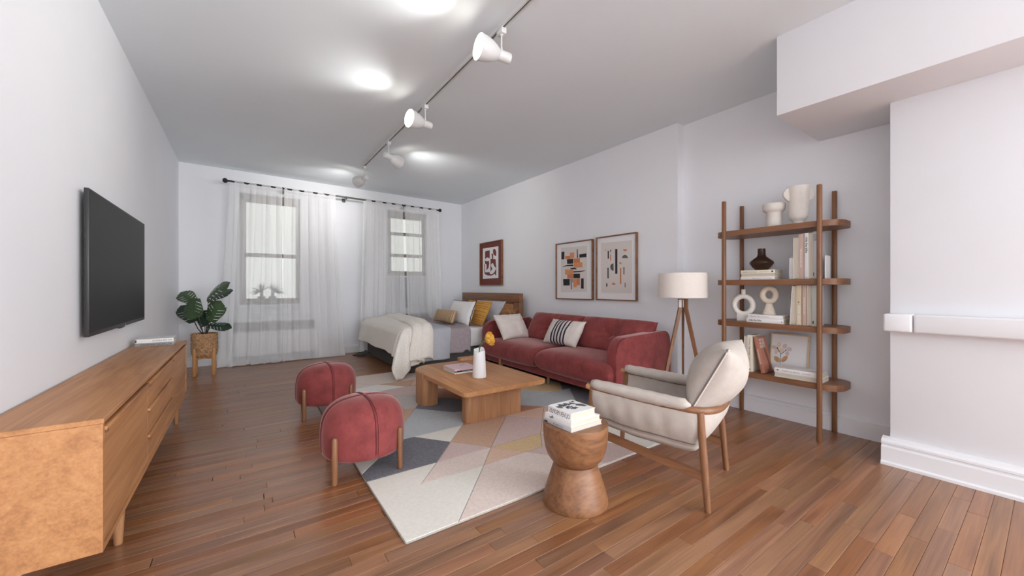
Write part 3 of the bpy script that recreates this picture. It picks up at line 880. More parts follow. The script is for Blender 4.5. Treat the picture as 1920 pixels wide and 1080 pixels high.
F = [
 ('c', [(.57, 1.6), (.822, 1.6), (1.218, 2.026), (.808, 2.024), (.996, 2.226), (.57, 2.226)]),
 ('p', [(.808, 2.024), (1.218, 2.026), (1.389, 2.221), (.996, 2.226)]),
 ('p', [(.822, 1.6), (1.86, 1.6), (1.546, 2.026), (1.218, 2.026)]),
 ('a', [(1.218, 2.026), (1.546, 2.026), (1.389, 2.221)]),
 ('m', [(1.389, 2.221), (1.546, 2.026), (1.681, 2.028), (1.83, 2.225)]),
 ('v', [(1.546, 2.026), (1.86, 1.6), (2.25, 1.6), (1.83, 2.225), (1.681, 2.028)]),
 ('c', [(2.25, 1.6), (2.97, 1.6), (2.97, 2.225), (1.83, 2.225)]),
 ('k', [(.57, 2.226), (.996, 2.226), (1.206, 2.465), (1.028, 2.703), (.90, 2.703), (.57, 2.33)]),
 ('c', [(.57, 2.33), (.90, 2.703), (.57, 2.703)]),
 ('v', [(.996, 2.226), (1.389, 2.221), (1.206, 2.465)]),
 ('t', [(1.206, 2.465), (1.389, 2.221), (1.849, 2.703), (1.421, 2.703)]),
 ('v', [(1.389, 2.221), (1.83, 2.225), (2.055, 2.475), (1.849, 2.703)]),
 ('a', [(1.849, 2.703), (2.055, 2.475), (2.265, 2.703)]),
 ('a', [(1.83, 2.225), (2.50, 2.225), (2.265, 2.703), (2.055, 2.475)]),
 ('b', [(2.265, 2.703), (2.43, 2.36), (2.53, 2.524), (2.668, 2.715)]),
 ('k', [(2.50, 2.225), (2.97, 2.225), (2.97, 3.035), (2.90, 3.035), (2.668, 2.715), (2.53, 2.524), (2.43, 2.36)]),
 ('c', [(1.028, 2.703), (1.206, 2.465), (1.421, 2.703)]),
 ('b', [(.90, 2.703), (1.421, 2.703), (1.68, 3.0), (1.516, 3.035), (1.07, 3.035)]),
 ('c', [(.57, 2.703), (.90, 2.703), (1.07, 3.035), (.57, 3.035)]),
 ('r', [(1.421, 2.703), (2.265, 2.703), (2.11, 2.87), (1.68, 3.0)]),
 ('b', [(2.265, 2.703), (2.668, 2.715), (2.90, 3.035), (1.95, 3.035), (2.11, 2.87)]),
 ('b', [(1.07, 3.035), (1.516, 3.035), (1.277, 3.332)]),
 ('k', [(1.277, 3.332), (1.516, 3.035), (1.68, 3.0), (1.95, 3.035), (1.70, 3.43), (1.59, 3.536), (1.464, 3.60), (1.367, 3.462)]),
 ('b', [(1.95, 3.035), (2.66, 3.038), (2.40, 3.29), (2.2, 3.55), (1.78, 3.348)]),
 ('m', [(2.40, 3.29), (2.66, 3.038), (2.80, 3.038), (2.97, 3.26), (2.97, 3.30), (2.687, 3.43), (2.50, 3.39)]),
 ('k', [(2.80, 3.038), (2.97, 3.038), (2.97, 3.26)]),
 ('b', [(2.2, 3.55), (2.40, 3.29), (2.50, 3.39), (2.687, 3.43), (2.97, 3.30), (2.97, 3.9), (2.5, 3.9)]),
 ('t', [(1.07, 3.035), (1.277, 3.332), (1.183, 3.367)]),
 ('a', [(.57, 3.035), (1.07, 3.035), (1.183, 3.367), (1.26, 3.88), (.57, 3.60)]),
 ('g', [(1.183, 3.367), (1.277, 3.332), (1.367, 3.462), (1.464, 3.72), (1.26, 3.88)]),
 ('r', [(1.464, 3.60), (1.59, 3.536), (1.78, 3.348), (2.2, 3.55), (1.736, 3.86), (1.464, 3.72)]),
 ('g', [(.57, 3.60), (1.26, 3.88), (1.085, 4.107), (.57, 4.107)]),
 ('v', [(1.26, 3.88), (1.464, 3.72), (1.77, 4.10), (1.482, 4.128), (1.085, 4.107)]),
 ('a', [(1.464, 3.72), (1.736, 3.86), (2.0, 4.10), (1.77, 4.10)]),
 ('c', [(1.736, 3.86), (2.2, 3.55), (2.5, 3.9), (2.3, 4.10), (2.0, 4.10)]),
 ('v', [(2.5, 3.9), (2.97, 3.9), (2.97, 4.4), (2.1, 4.4), (2.3, 4.10)]),
 ('w', [(.57, 4.107), (1.085, 4.107), (1.482, 4.128), (1.25, 4.399), (.57, 4.25)]),
 ('t', [(1.25, 4.399), (1.482, 4.128), (1.532, 4.14), (1.68, 4.401)]),
 ('a', [(1.532, 4.14), (1.77, 4.10), (2.0, 4.10), (2.3, 4.10), (2.1, 4.4), (1.68, 4.401)]),
 ('p', [(.57, 4.25), (1.25, 4.399), (1.045, 4.583), (.57, 4.583)]),
 ('p', [(.57, 4.583), (1.045, 4.583), (1.25, 4.399), (1.68, 4.401), (1.95, 4.95), (.57, 4.95)]),
 ('c', [(1.68, 4.401), (2.97, 4.4), (2.97, 4.95), (1.95, 4.95)]),
]
def inset(poly, d):
    n = len(poly)
    a = sum(poly[i][0] * poly[(i + 1) % n][1] - poly[(i + 1) % n][0] * poly[i][1] for i in range(n))
    if a < 0: poly = poly[::-1]
    out = []
    for i in range(n):
        p0, p, p1 = Vector(poly[i - 1]), Vector(poly[i]), Vector(poly[(i + 1) % n])
        e0 = (p - p0).normalized(); e1 = (p1 - p).normalized()
        n0 = Vector((-e0.y, e0.x)); n1 = Vector((-e1.y, e1.x))
        k = n0 + n1
        m = k / max(.35, k.dot(k) / 2 if k.length > 0 else 1) if k.length > 1e-6 else n0
        out.append(tuple(p + m * d * (1 if m.length < 3 else .5)))
    return out
for i, (c, pl) in enumerate(F):
    o = obj('colour_field', MB().prism(inset(pl, .0028), .009, .0125 + .00008 * (i % 5), bevel=.0012, seg=1), RC[c], rug)
    o['label'] = RCN[c] + ' carved field'
RUGZ = .0128

# ---- two velvet ottomans
def ottoman(label):
    t = thing('ottoman', label, 'ottoman', (.616, 2.473, 0), 0, 'velvet ottomans')
    R = .243
    prof = [(.002, .112), (.10, .112), (.205, .113), (.228, .120), (.2395, .145), (R, .20), (.2425, .265), (.2335, .325), (.210, .374), (.170, .408), (.115, .428), (.055, .436), (.002, .438)]
    # smooth the profile
    pp = []
    for i in range(len(prof) - 1):
        for k in range(3):
            f = k / 3.0
            p0 = prof[max(i - 1, 0)]; p1 = prof[i]; p2 = prof[i + 1]; p3 = prof[min(i + 2, len(prof) - 1)]
            pp.append(tuple(.5 * (2 * p1[j] + (p2[j] - p0[j]) * f + (2 * p0[j] - 5 * p1[j] + 4 * p2[j] - p3[j]) * f * f + (-p0[j] + 3 * p1[j] - 3 * p2[j] + p3[j]) * f ** 3) for j in (0, 1)))
    pp.append(prof[-1])
    n = 96; vs = []; fs = []
    SA = math.radians(4)
    for r, z in pp:
        for k in range(n):
            a = 2 * PI * k / n
            q = abs(((a - SA) / (PI / 2) + .5) % 1 - .5) * 4     # distance to a seam
            rr = r
            if z > .112:
                rr -= .007 * math.exp(-(q * max(r, .02) / .016) ** 2) * min(1, r / .05)
                zz = z - .006 * math.exp(-(q * max(r, .02) / .016) ** 2) * (1 if z > .36 else 0)
            else: zz = z
            vs.append((max(rr, .0005) * math.cos(a), max(rr, .0005) * math.sin(a), zz))
    for i in range(len(pp) - 1):
        for k in range(n):
            k2 = (k + 1) % n
            fs.append((i * n + k, i * n + k2, (i + 1) * n + k2, (i + 1) * n + k))
    fs.append(list(range(n))[::-1]); fs.append(list(range((len(pp) - 1) * n, len(pp) * n)))
    obj('seat', MB().add(vs, fs), M['red'], t, angle=70)
    for dq in (0, 1):
        a = SA + dq * PI / 2
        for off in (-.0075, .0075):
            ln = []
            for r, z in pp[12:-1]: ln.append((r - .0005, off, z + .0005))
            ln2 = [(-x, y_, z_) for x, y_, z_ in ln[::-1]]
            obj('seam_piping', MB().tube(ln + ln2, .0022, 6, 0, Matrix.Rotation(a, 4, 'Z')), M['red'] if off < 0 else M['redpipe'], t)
    for k, (x, y) in enumerate(((-.193, -.160), (.160, -.194), (.193, .160), (-.160, .194))):
        z0 = RUGZ if x > 0 or False else .0
        obj('leg', MB().lathe([(.012, z0), (.0155, z0 + .004), (.0165, .12), (.016, .25), (.012, .26), (.005, .2645), (.001, .265)], 16, 0, Matrix.Translation((x * 1.012, y * 1.012, 0))), M['walZ'], t)
    return t
ot = ottoman('nearer dark rose velvet ottoman with four wooden legs')
copy_tree(ot, 'farther dark rose velvet ottoman, closer to the window curtains', None, (.613, 3.728, 0))

# ---- coffee table
ct = thing('coffee_table', 'low honey-oak coffee table with slab legs on the rug', 'coffee table', (1.76, 3.14, RUGZ))
tz = .31 - RUGZ
topp = rrect(-.40, .40, -.595, .60, [.03, .24, .05, .035], 8)
obj('tabletop', MB().prism(topp, tz - .036, tz, bevel=.005, seg=2), M['oakY'], ct)
obj('leg', MB().prism(rrect(-.30, .245, -.435, -.325, [.01, .05, .05, .01], 7), 0, tz - .0365, bevel=.003, seg=1), M['oakZ'], ct)
obj('leg', MB().prism(rrect(-.412, -.262, .185, .40, [.03, .05, .055, .006], 7), 0, tz - .0365, bevel=.003, seg=1).prism(rrect(-.412, -.39, .20, .38, [.002, .01, .01, .002], 4), tz - .0365, tz - .0, bevel=.002, seg=1), M['oakZ'], ct)
obj('leg', MB().prism(rrect(.16, .37, .565, .645, [.01, .03, .03, .01], 5), 0, tz + .03, bevel=.003, seg=1), M['oakZ'], ct)

book('white book, lowest of three on the coffee table', .25, .25, .013, M['bkwhite'], fX(1.588, 3.160, .31), [], [('spine_mark', MB().box(.012, .02, -.0008, -.0004, .004, .009), M['ink'])], 'books on the coffee table')
book('white book with black spine on coffee table, middle of three', .25, .25, .015, M['bkwhite'], fX(1.588, 3.162, .323),
     [('THE NORDIC HOME', .009, .075, .0042, M['inkw'], dict(width=.15))], [('spine_band', MB().box(.0, .25, -.0006, -.0003, .0, .015), M['bkblack']), ('spine_mark', MB().box(.008, .018, -.0012, -.0007, .004, .011), M['inkw'])], 'books on the coffee table')
tl = text_mb('VOYAGE', .05, MX((.13, .12, .0143), (.8, .6, 0), (-.6, .8, 0), (0, 0, 1)), width=.12)
book('pink book, uppermost of three on the coffee table', .25, .25, .014, M['bkpink'], fX(1.588, 3.161, .338), [], [('cover_lettering', tl, M['inkg'])], 'books on the coffee table')

vs_ = thing('vase', 'tall white tapered vase on the coffee table', 'vase', (1.715, 2.935, .31))
def tallvase(u, v):
    a = 2 * PI * u
    pr = [(.001, .0), (.055, 0), (.0605, .006), (.061, .02), (.056, .12), (.0505, .235), (.048, .245), (.044, .24), (.043, .20), (.001, .19)]
    k = v * (len(pr) - 1); i = min(int(k), len(pr) - 2); f = k - i
    r = pr[i][0] + (pr[i + 1][0] - pr[i][0]) * f; z = pr[i][1] + (pr[i + 1][1] - pr[i][1]) * f
    if z > .15: z += (z - .15) / .09 * .014 * math.sin(a + .6) + (z - .15) / .09 * .005 * math.sin(3 * a)
    return (r * math.cos(a), r * math.sin(a), z)
obj('body', MB().grid(tallvase, 40, 36), M['ceramw'], vs_, merge=True, angle=60)
flw = thing('flower', 'single yellow ranunculus leaning out of the white vase', 'flower', (1.715, 2.935, .31))
rx = Vector((.817, -.576, 0)); ry = Vector((.576, .817, 0))
P_ = lambda r, z, d=0: tuple(rx * r + ry * d + Vector((0, 0, z)))
obj('stem', MB().tube([P_(-.004, .205), P_(.004, .255), P_(.015, .285), P_(.035, .305), P_(.052, .325)], .0035, 8), M['leafg'], flw)
obj('leaflet', MB().tube([P_(-.002, .235), P_(.0, .262), P_(.008, .292)], [.003, .0045, .0008], 6).tube([P_(.04, .312), P_(.03, .325), P_(.02, .322), P_(.019, .315)], [.003, .002, .002, .001], 6), M['leafg'], flw)
hc = Vector(P_(.083, .338)); ax = (rx * .80 + Vector((0, 0, .28)) - ry * .3).normalized()
ax1 = ax.cross(Vector((0, 0, 1))).normalized(); ax2 = ax.cross(ax1)
Mf = MX(hc, ax1, ax2, ax)
rg = random.Random(2)
pi_ = 0
for ring, (cnt, r0, lean, sz) in enumerate(((3, .010, .22, .036), (5, .022, .45, .044), (7, .033, .75, .050), (8, .040, 1.0, .052))):
    for k in range(cnt):
        th = 2 * PI * k / cnt + ring * .6
        def pet(u, v, th=th, r0=r0, lean=lean, sz=sz):
            s = (u - .5) * 2; w = sz * (.35 + .75 * math.sin(PI * min(1, v * .75 + .12)))
            ang = th + s * w * .55 / max(r0 + .012, .02) * .8
            rr = r0 * .4 + (r0 * .9 + .004) * math.sin(v * PI * .62) * (1 + .25 * lean * v)
            z = -.028 + sz * v * 1.35 * (1.15 - .32 * lean) - .006 * s * s
            return (rr * math.cos(ang), rr * math.sin(ang), z)
        o = obj('petal', MB().grid(pet, 6, 6, 0, Mf), M['petal'], flw, angle=180, recalc=False)
obj('sepal', MB().lathe([(.002, -.034), (.012, -.031), (.02, -.022), (.021, -.016), (.01, -.02)], 12, 0, Mf).tube([P_(.055, .326), P_(.072, .343, -.034), P_(.092, .352, -.042)], [.004, .004, .001], 6), M['leafg'], flw)

# ---- soft shapes
def pillow_mb(w, h, t, pinch=.06, n=26, wr=.0, seed=0, p=.5, ex=2.0, dimple=None, mi=0):
    """knife-edge pillow in local xy, bulging along z"""
    mb = MB()
    def fn(s):
        def f(a, b):
            u = -1 + 2 * a; v = -1 + 2 * b
            u = math.copysign(abs(u) ** .85, u); v = math.copysign(abs(v) ** .85, v)
            x = w / 2 * u * (1 - pinch * (1 - v * v) * abs(u) ** 3)
            y = h / 2 * v * (1 - pinch * 1.2 * (1 - u * u) * abs(v) ** 3)
            q = max(0, (1 - abs(u) ** ex) * (1 - abs(v) ** ex)) ** p
            z = t / 2 * q
            if wr:
                z += wr * q ** .5 * (mnoise.noise((x * 9 + seed, y * 9, s * 3.1)) + .6 * mnoise.noise((x * 22 + seed, y * 6, s)))
            if dimple:
                dx, dy, dd, rr = dimple
                d2 = ((x - dx) ** 2 + (y - dy) ** 2) ** .5
                z -= dd * math.exp(-(d2 / rr) ** 1.2) * (1 if s > 0 else 0)
                an = math.atan2(y - dy, x - dx)
                z -= dd * .20 * math.exp(-(d2 / (rr * 2.0)) ** 2) * max(0, math.cos(an * 5 + .6)) ** 3 * min(1, d2 / .04) * (1 if s > 0 else 0)
            return (x, y, s * z)
        return f
    mb.grid(fn(1), n, n, mi); 
    mb.grid(fn(-1), n, n, mi)
    return mb
def edge_loop(w, h, pinch=.06, n=24, off=0.0):
    pts = []
    for k in range(4 * n):
        e = k // n; f = -1 + 2 * (k % n) / n
        u, v = [(f, -1), (1, f), (-f, 1), (-1, -f)][e]
        x = (w / 2 + off) * u * (1 - pinch * (1 - v * v) * abs(u) ** 3)
        y = (h / 2 + off) * v * (1 - pinch * 1.2 * (1 - u * u) * abs(v) ** 3)
        pts.append((x, y, 0))
    return pts
def pillow(name, label, cat, BL, BR, TL, t, mat, lift=0.0, group=None, **k):
    BL, BR, TL = Vector(BL), Vector(BR), Vector(TL)
    x = BR - BL; y = TL - BL
    Mt = frame_xy((BL + BR) / 2 + y / 2, x, y)
    mb = pillow_mb(x.length, y.length, t, **k)
    o = obj(name, mb, mat, None, merge=True, angle=180)
    o.matrix_world = Mt
    tag(o, label, cat, group)
    return o, x.length, y.length

# ---- sofa
SX0, SX1, SY0, SY1 = 2.72, 3.55, 2.245, 4.57
sofa = thing('sofa', 'long dark rose velvet sofa with tufted back cushions against right wall', 'sofa', (3.1, (SY0 + SY1) / 2, 0))
oy = (SY0 + SY1) / 2; ox = 3.1
S_ = Matrix.Translation((-ox, -oy, 0))
obj('base', MB().rbox(2.735, 3.53, SY0 + .012, SY1 - .012, .118, .205, .02, 4, 0, S_), M['red'], sofa)
def arm(y0, y1, s):
    prof = []
    for (x, z, r, a0) in ((2.715, .125, .02, 180), (3.545, .125, .02, 270), (3.545, .672, .10, 0), (2.715, .648, .14, 90)):
        cxx = x + r if a0 in (180, 90) else x - r
        czz = z + r if a0 in (180, 270) else z - r
        for i in range(9):
            a = math.radians(a0 + 90 * i / 8); prof.append((cxx + r * math.cos(a), czz + r * math.sin(a)))
    Mt = S_ @ MX((0, y1, 0), (1, 0, 0), (0, 0, 1), (0, -1, 0))
    a = obj('arm', MB().prism(prof, 0, y1 - y0, 0, Mt, bevel=.022, seg=4), M['red'], sofa, angle=60)
    for yy in (.006, y1 - y0 - .006):
        pts = [Mt @ Vector((p[0], p[1], yy)) for p in prof[8:] + prof[:1]]
        c = Mt @ Vector((3.13, .4, yy))
        pts = [c + (p - c) * .988 for p in pts]
        obj('piping', MB().tube(pts, .0042, 6), M['redpipe'], a)
arm(SY0, SY0 + .115, -1); arm(SY1 - .115, SY1, 1)
obj('back_panel', MB().rbox(3.40, 3.548, SY0 + .10, SY1 - .10, .125, .655, .025, 4, 0, S_), M['red'], sofa)
obj('piping', MB().tube([(3.41 - ox, SY0 + .12 - oy, .652), (3.41 - ox, SY1 - .12 - oy, .652)], .0042, 6), M['redpipe'], sofa)
def seat(y0, y1, e0, e1):
    """T-shaped seat cushion: e0/e1 lip passing in front of an arm"""
    nx, ny = 30, 40
    def top(u, v):
        s = u * 2 * PI
        c, q = math.cos(s), math.sin(s)
        n = 5.0
        cx_ = math.copysign(abs(c) ** (2 / n), c); cz = math.copysign(abs(q) ** (2 / (n * .62)), q)
        yv = -1 + 2 * v
        yv = math.copysign(1 - (1 - abs(yv)) ** 1.6, yv)
        k = (1 - abs(yv) ** 15) ** .30
        x = 3.02 + .375 * cx_ * (.93 + .07 * k)
        z = .304 + (.118 + .016 * (1 - yv * yv)) * cz * k
        ya, yb = y0, y1
        if x < 2.80:
            f = min(1, (2.80 - x) / .05); ya = y0 - e0 * f; yb = y1 + e1 * f
        y = (ya + yb) / 2 + (yb - ya) / 2 * yv
        return (x - ox, y - oy, z)
    return obj('seat_cushion', MB().grid(top, 64, 48), M['red'], sofa, merge=True, angle=180)
seat(SY0 + .118, 3.343, .088, 0)
seat(3.345, SY1 - .118, 0, .06)
def backc(y0, y1):
    w = y1 - y0; h = .41
    BL = Vector((3.19, y1, .395)); up = Vector((.20, 0, .36)).normalized()
    Mt = S_ @ frame_xy((BL + Vector((3.19, y0, .395))) / 2 + up * h / 2, (0, -1, 0), up)
    mb = pillow_mb(w, h, .225, .012, 56, .006, y0 * 7, .32, 3.0, (0.0, -.01, .085, .085))
    c = obj('back_cushion', mb, M['red'], sofa, merge=True, angle=180)
    c.matrix_local = Mt
    bt = obj('button', MB().lathe([(.001, .006), (.017, .006), (.020, .014), (.017, .021), (.001, .024)], 16, 0, Matrix.Translation((0, -.01, 0.012))), M['red'], c)
    lp = edge_loop(w, h, .012, 20)
    obj('edge_piping', MB().tube(lp + lp[:1], .0042, 6), M['redpipe'], c)
backc(2.285, 3.247); backc(3.243, 4.19)
for x, y in ((2.83, 2.36), (2.83, 4.25), (3.45, 2.36), (3.45, 4.45), (2.83, 3.30)):
    z0 = RUGZ if x < 2.97 else 0
    obj('leg', MB().lathe([(.014, z0), (.018, .119)], 14, 0, S_ @ Matrix.Translation((x, y, 0))), M['oakZ'], sofa)
# front dowel seen below the far end of the seat
obj('leg', MB().lathe([(.014, RUGZ), (.017, .16), (.0165, .2)], 14, 0, S_ @ Matrix.Translation((2.722, 4.13, 0))), M['oakZ'], sofa)

c1, w1, h1 = pillow('cushion', 'plain oatmeal cushion leaning at the far end of the sofa', 'cushion', (2.74, 4.06, .432), (3.21, 4.08, .432), (2.70, 4.30, .745), .17, M['linenw'], pinch=.08, wr=.020, seed=3)
c2, w2_, h2 = pillow('cushion', 'oatmeal cushion with navy stripes in the middle of the sofa', 'cushion', (3.0, 3.62, .436), (3.0, 3.05, .436), (3.17, 3.60, .72), .16, M['linenw'], pinch=.07, wr=.015, seed=9)
# navy stripes are woven bands lying on the front of the cushion
M['navy'] = plain('navy_band', rgb(38, 40, 62), 0.9)
for k in range(5):
    u0 = -.12 + k * .052
    st = MB()
    src = pillow_mb(w2_, h2, .16, pinch=.07, wr=.015, seed=9)
    n = 26
    cols = []
    import bisect
    def samp(xx, b):
        # walk the front grid columns to find the surface point at local x = xx
        best = None
        for i in range(n):
            p0 = src.v[i * (n + 1) + b]; p1 = src.v[(i + 1) * (n + 1) + b]
            if p0[0] <= xx <= p1[0]:
                f = (xx - p0[0]) / (p1[0] - p0[0] + 1e-9)
                return [p0[j] + (p1[j] - p0[j]) * f for j in range(3)]
        return [xx, src.v[b][1], 0]
    vs = []; fs = []
    for b in range(n + 1):
        for q in (0, .5, 1):
            p = samp(u0 + q * .024, b); vs.append((p[0], p[1], p[2] + .0022))
    for b in range(n):
        for q in (0, 1):
            a = b * 3 + q; fs.append((a, a + 1, a + 4, a + 3))
    obj('navy_stripe', st.add(vs, fs), M['navy'], c2, angle=180, recalc=False)

dif = thing('reed_diffuser', 'small reed diffuser with pale sticks on far sofa arm', 'diffuser', (3.19, 4.51, .672))
obj('bottle', MB().lathe([(.001, 0), (.026, 0), (.028, .004), (.028, .036), (.012, .044), (.011, .055), (.008, .055), (.008, .04), (.001, .04)], 20), M['smoke'], dif)
for k, (a, d) in enumerate(((-.10, .03), (-.075, -.02), (.055, .02), (.035, -.03), (.085, .01))):
    v = rx * a + Vector((0, 0, .145)) + ry * d
    obj('reed', MB().tube([(0, 0, .008), tuple(v)], .0022, 6), M['pine'], dif)

# ---- bed
BX0, BX1, BY0, BY1, BZ = 1.655, 3.46, 4.71, 6.54, .545
bed = thing('bed', 'double bed with carved honey-oak headboard and charcoal base', 'bed', (2.55, 5.62, 0))
B_ = Matrix.Translation((-2.55, -5.62, 0))
obj('base', MB().rbox(BX0 + .03, BX1 + .0, BY0 + .02, BY1 - .02, .025, .27, .012, 2, 0, B_), M['charcoal'], bed)
for x in (BX0 + .12, BX1 - .12):
    for y in (BY0 + .12, BY1 - .12):
        obj('foot', MB().lathe([(.022, RUGZ if x < 2.97 and y < 4.95 else 0), (.026, .03)], 12, 0, B_ @ Matrix.Translation((x, y, 0))), M['black'], bed)
obj('mattress', MB().rbox(BX0 + .02, BX1 - .002, BY0 + .012, BY1 - .012, .272, BZ - .006, .045, 4, 0, B_), M['white'], bed)
hb = MB().rbox(BX1 + .012, BX1 + .07, BY0 - .0, BY1 + .02, .0, 1.016, .006, 2, 0, B_)
obj('headboard', hb, M['walY'], bed)
hf = MB()
for a, b, c, d in ((BY0 + .0, BY1 + .02, .87, 1.016), (BY0 + .0, BY0 + .14, .3, .87), (BY1 - .12, BY1 + .02, .3, .87)):
    hf.rbox(BX1 - .006, BX1 + .014, a, b, c, d, .005, 2, 0, B_)
obj('headboard_frame', hf, M['walY'], bed)
obj('headboard_moulding', MB().rbox(BX1 + .002, BX1 + .016, BY0 + .165, BY1 - .145, .3, .845, .006, 2, 0, B_), M['oakY'], bed)

def drape(name, label, mat, xa, xb, near, far_, foot, th, top, nu=90, nv=110, seed=0, roll_hi=False, roll_lo=False, wav=1.0, skew=0.0, ripple=.006):
    """cloth over the mattress: runs from xa to xb along the bed, hangs near/far over the sides and foot over the end"""
    rg = random.Random(seed); ph = [rg.uniform(0, 6.28) for _ in range(5)]
    R = .06
    def hang(o):
        """arc over an edge of radius R then a straight drop: returns (outward, down)"""
        L = R * PI / 2
        if o <= 0: return 0.0, 0.0
        if o < L:
            a = o / R; return R * math.sin(a), R * (1 - math.cos(a))
        return R, R + (o - L)
    yN, yF, xF = BY0 + .03, BY1 - .03, BX0 + .03
    def fn(u, v):
        q0, q1 = yN - near, yF + far_
        y = q0 + (q1 - q0) * v
        x0 = xa - foot
        x = x0 + (xb - x0) * u + skew * (y - 5.6) * (1 if foot == 0 else u)
        oxx = max(0.0, xF - x) if foot > 0 else 0.0
        oyy = max(0.0, yN - y); s = -1
        if y > yF: oyy = y - yF; s = 1
        o = math.hypot(oxx, oyy)
        px_, py_ = max(x, xF) if foot > 0 else x, min(max(y, yN), yF)
        z = top + th
        # soft swell over the mattress
        z += ripple * (mnoise.noise((x * 3 + seed, y * 2.2, 1)) + .6 * mnoise.noise((x * 7, y * 6 + seed, 2)))
        if o > 0:
            ow, dn = hang(o)
            dx, dy = -oxx / o, s * oyy / o
            both = min(oxx, oyy) / (o + 1e-6)
            run = (x if oyy > oxx else y)
            fold = wav * (.022 * math.sin(run * 15 + ph[0]) + .014 * math.sin(run * 27 + ph[1])) * min(1, dn / .25)
            fold += .05 * both * math.sin(math.atan2(oyy, oxx) * 6 + ph[2]) * min(1, dn / .3)
            ow += (fold + .035 + dn * .10 + .12 * both * min(1, dn / .3)) * (1 if s < 0 or oxx > oyy else .25) + th
            z -= dn
            if z < .02 + .01 * th:
                ex = .02 - z
                z = .02 + .018 * abs(math.sin(ex * 22 + run * 9)) * min(1, ex / .08)
                ow += ex * .75
            px_ += dx * ow; py_ += dy * ow
        if roll_hi:
            k = (x0 + (xb - x0) * u - (xb - .10)) / .10
            if k > 0: z += .030 * math.sin(min(1, k) * PI) ** .7
        return (px_, py_, z)
    mb = MB().grid(fn, nu, nv)
    o = obj(name, mb, mat, None, angle=180)
    so = o.modifiers.new('thickness', 'SOLIDIFY'); so.thickness = .012; so.offset = -1
    tag(o, label, 'bedding')
    return o
drape('throw_blanket', 'mauve grey linen throw across the bed, next to pillows', M['mauve'], 2.20, 2.66, .36, .14, 0, .016, BZ, 40, 110, 4, True, skew=.10, wav=.6)
drape('grey_blanket', 'plain grey cotton blanket across the bed, beside cream duvet', M['grey'], 1.95, 2.36, .44, .14, 0, .034, BZ, 40, 110, 4, skew=.10, wav=.6)
def duvet_fn(u, v):
    """cream duvet: u from the foot (0) to the fold (1), v from the near hem (0) to the far side (1)"""
    yN, yF, xF = BY0 + .03, BY1 - .03, BX0 + .05
    near = .62 - .10 * u
    q = (yN - near) + (yF + .16 - yN + near) * v
    foot = .40
    p = xF - foot + (2.0 - xF + foot + .10 * (q - 5.6)) * u
    ox_ = max(0., xF - p); oy_ = max(0., yN - q); far = max(0., q - yF)
    x, y, z = max(p, xF), min(max(q, yN), yF), BZ + .056
    # puffed top, thicker to the middle
    ed = min(1, max(0, (p - xF) / .25 + .35)) * min(1, max(0, (q - yN) / .3 + .3)) * min(1, max(0, (yF - q) / .3 + .3))
    z += .045 * ed + .008 * mnoise.noise((p * 3, q * 3, 4)) + .004 * mnoise.noise((p * 9, q * 7, 2))
    R = .10
    def arc(o):
        L = R * PI / 2
        if o < L: return R * math.sin(o / R), R * (1 - math.cos(o / R))
        return R, R + o - L
    if far > 0:
        w_, d = arc(far); y += w_ * .6; z -= d
    o = math.hypot(ox_, oy_)
    if o > 0:
        w_, d = arc(o)
        ang = math.atan2(oy_, ox_)                 # 0 = foot side, pi/2 = near side
        cor = math.sin(2 * ang) if ox_ > 0 and oy_ > 0 else 0.0
        dx, dy = -math.cos(ang), -math.sin(ang)
        k = min(1, d / .35)
        flare = .30 * d * math.sin(ang) ** 2 * .5 + .16 * d * math.cos(ang) ** 2 + .34 * cor * d
        fold = k * (.030 * math.sin(p * 13 + 1.2) * math.sin(ang) + .016 * math.sin(q * 8 + .4) * math.cos(ang) + .055 * cor * math.sin(ang * 9 + .6))
        w_ += flare + fold
        z -= d * (.97 - .05 * cor)
        if z < .03:
            ex = .03 - z
            z = .03 + .030 * abs(math.sin(ex * 18 + ang * 7)) * min(1, ex / .05)
            w_ += ex * .55
        x += dx * w_; y += dy * w_
    k = (u - .90) / .10
    if k > 0: z += .022 * math.sin(k * PI) ** .6
    return (x, y, z)
dv = obj('duvet', MB().grid(duvet_fn, 120, 140), M['duvet'], None, angle=180)
m_ = dv.modifiers.new('thickness', 'SOLIDIFY'); m_.thickness = .014; m_.offset = -1
tag(dv, 'cream woven duvet turned back over foot of the bed, spilling to the floor', 'bedding')
# the turned-back layers lie on the duvet as two soft bands with rolled edges
def band(xa, xb, near, lift, seed):
    def fn(u, v):
        yN, yF = BY0 + .03, BY1 - .03
        q = (yN - near) + (yF + .10 - yN + near) * v
        p = xa + (xb - xa) * u + .10 * (q - 5.6)
        oy_ = max(0., yN - q); far = max(0., q - yF)
        roll = math.sin(PI * u) ** .45
        ed = min(1, max(0, (q - yN) / .3 + .3)) * min(1, max(0, (yF - q) / .3 + .3))
        y, z = min(max(q, yN), yF), BZ + .058 + .045 * ed + lift * roll - .012 * (1 - roll) + .004 * mnoise.noise((p * 5, q * 4, seed))
        R = .10; x = p
        if far > 0:
            y += min(far, R); z -= far * .7
        if oy_ > 0:
            L = R * PI / 2
            if oy_ < L: w_, d = R * math.sin(oy_ / R), R * (1 - math.cos(oy_ / R))
            else: w_, d = R, R + oy_ - L
            w_ += .16 * d + min(1, d / .35) * (.030 * math.sin((p + .05) * 13 + 1.2)) + lift * roll * .9
            x -= .10 * d * (1 - u)
            z -= d * .97
            z = max(z, .05)
            y -= w_
        return (x, y, z)
    return MB().grid(fn, 24, 90)
for k, (xa, xb, near, lift) in enumerate(((1.84, 2.0, .50, .034), (1.96, 2.12, .48, .040))):
    f_ = obj('turned_back_layer', band(xa, xb, near, lift, k + 2), M['duvet'], dv, angle=180)
    m_ = f_.modifiers.new('thickness', 'SOLIDIFY'); m_.thickness = .010; m_.offset = -1
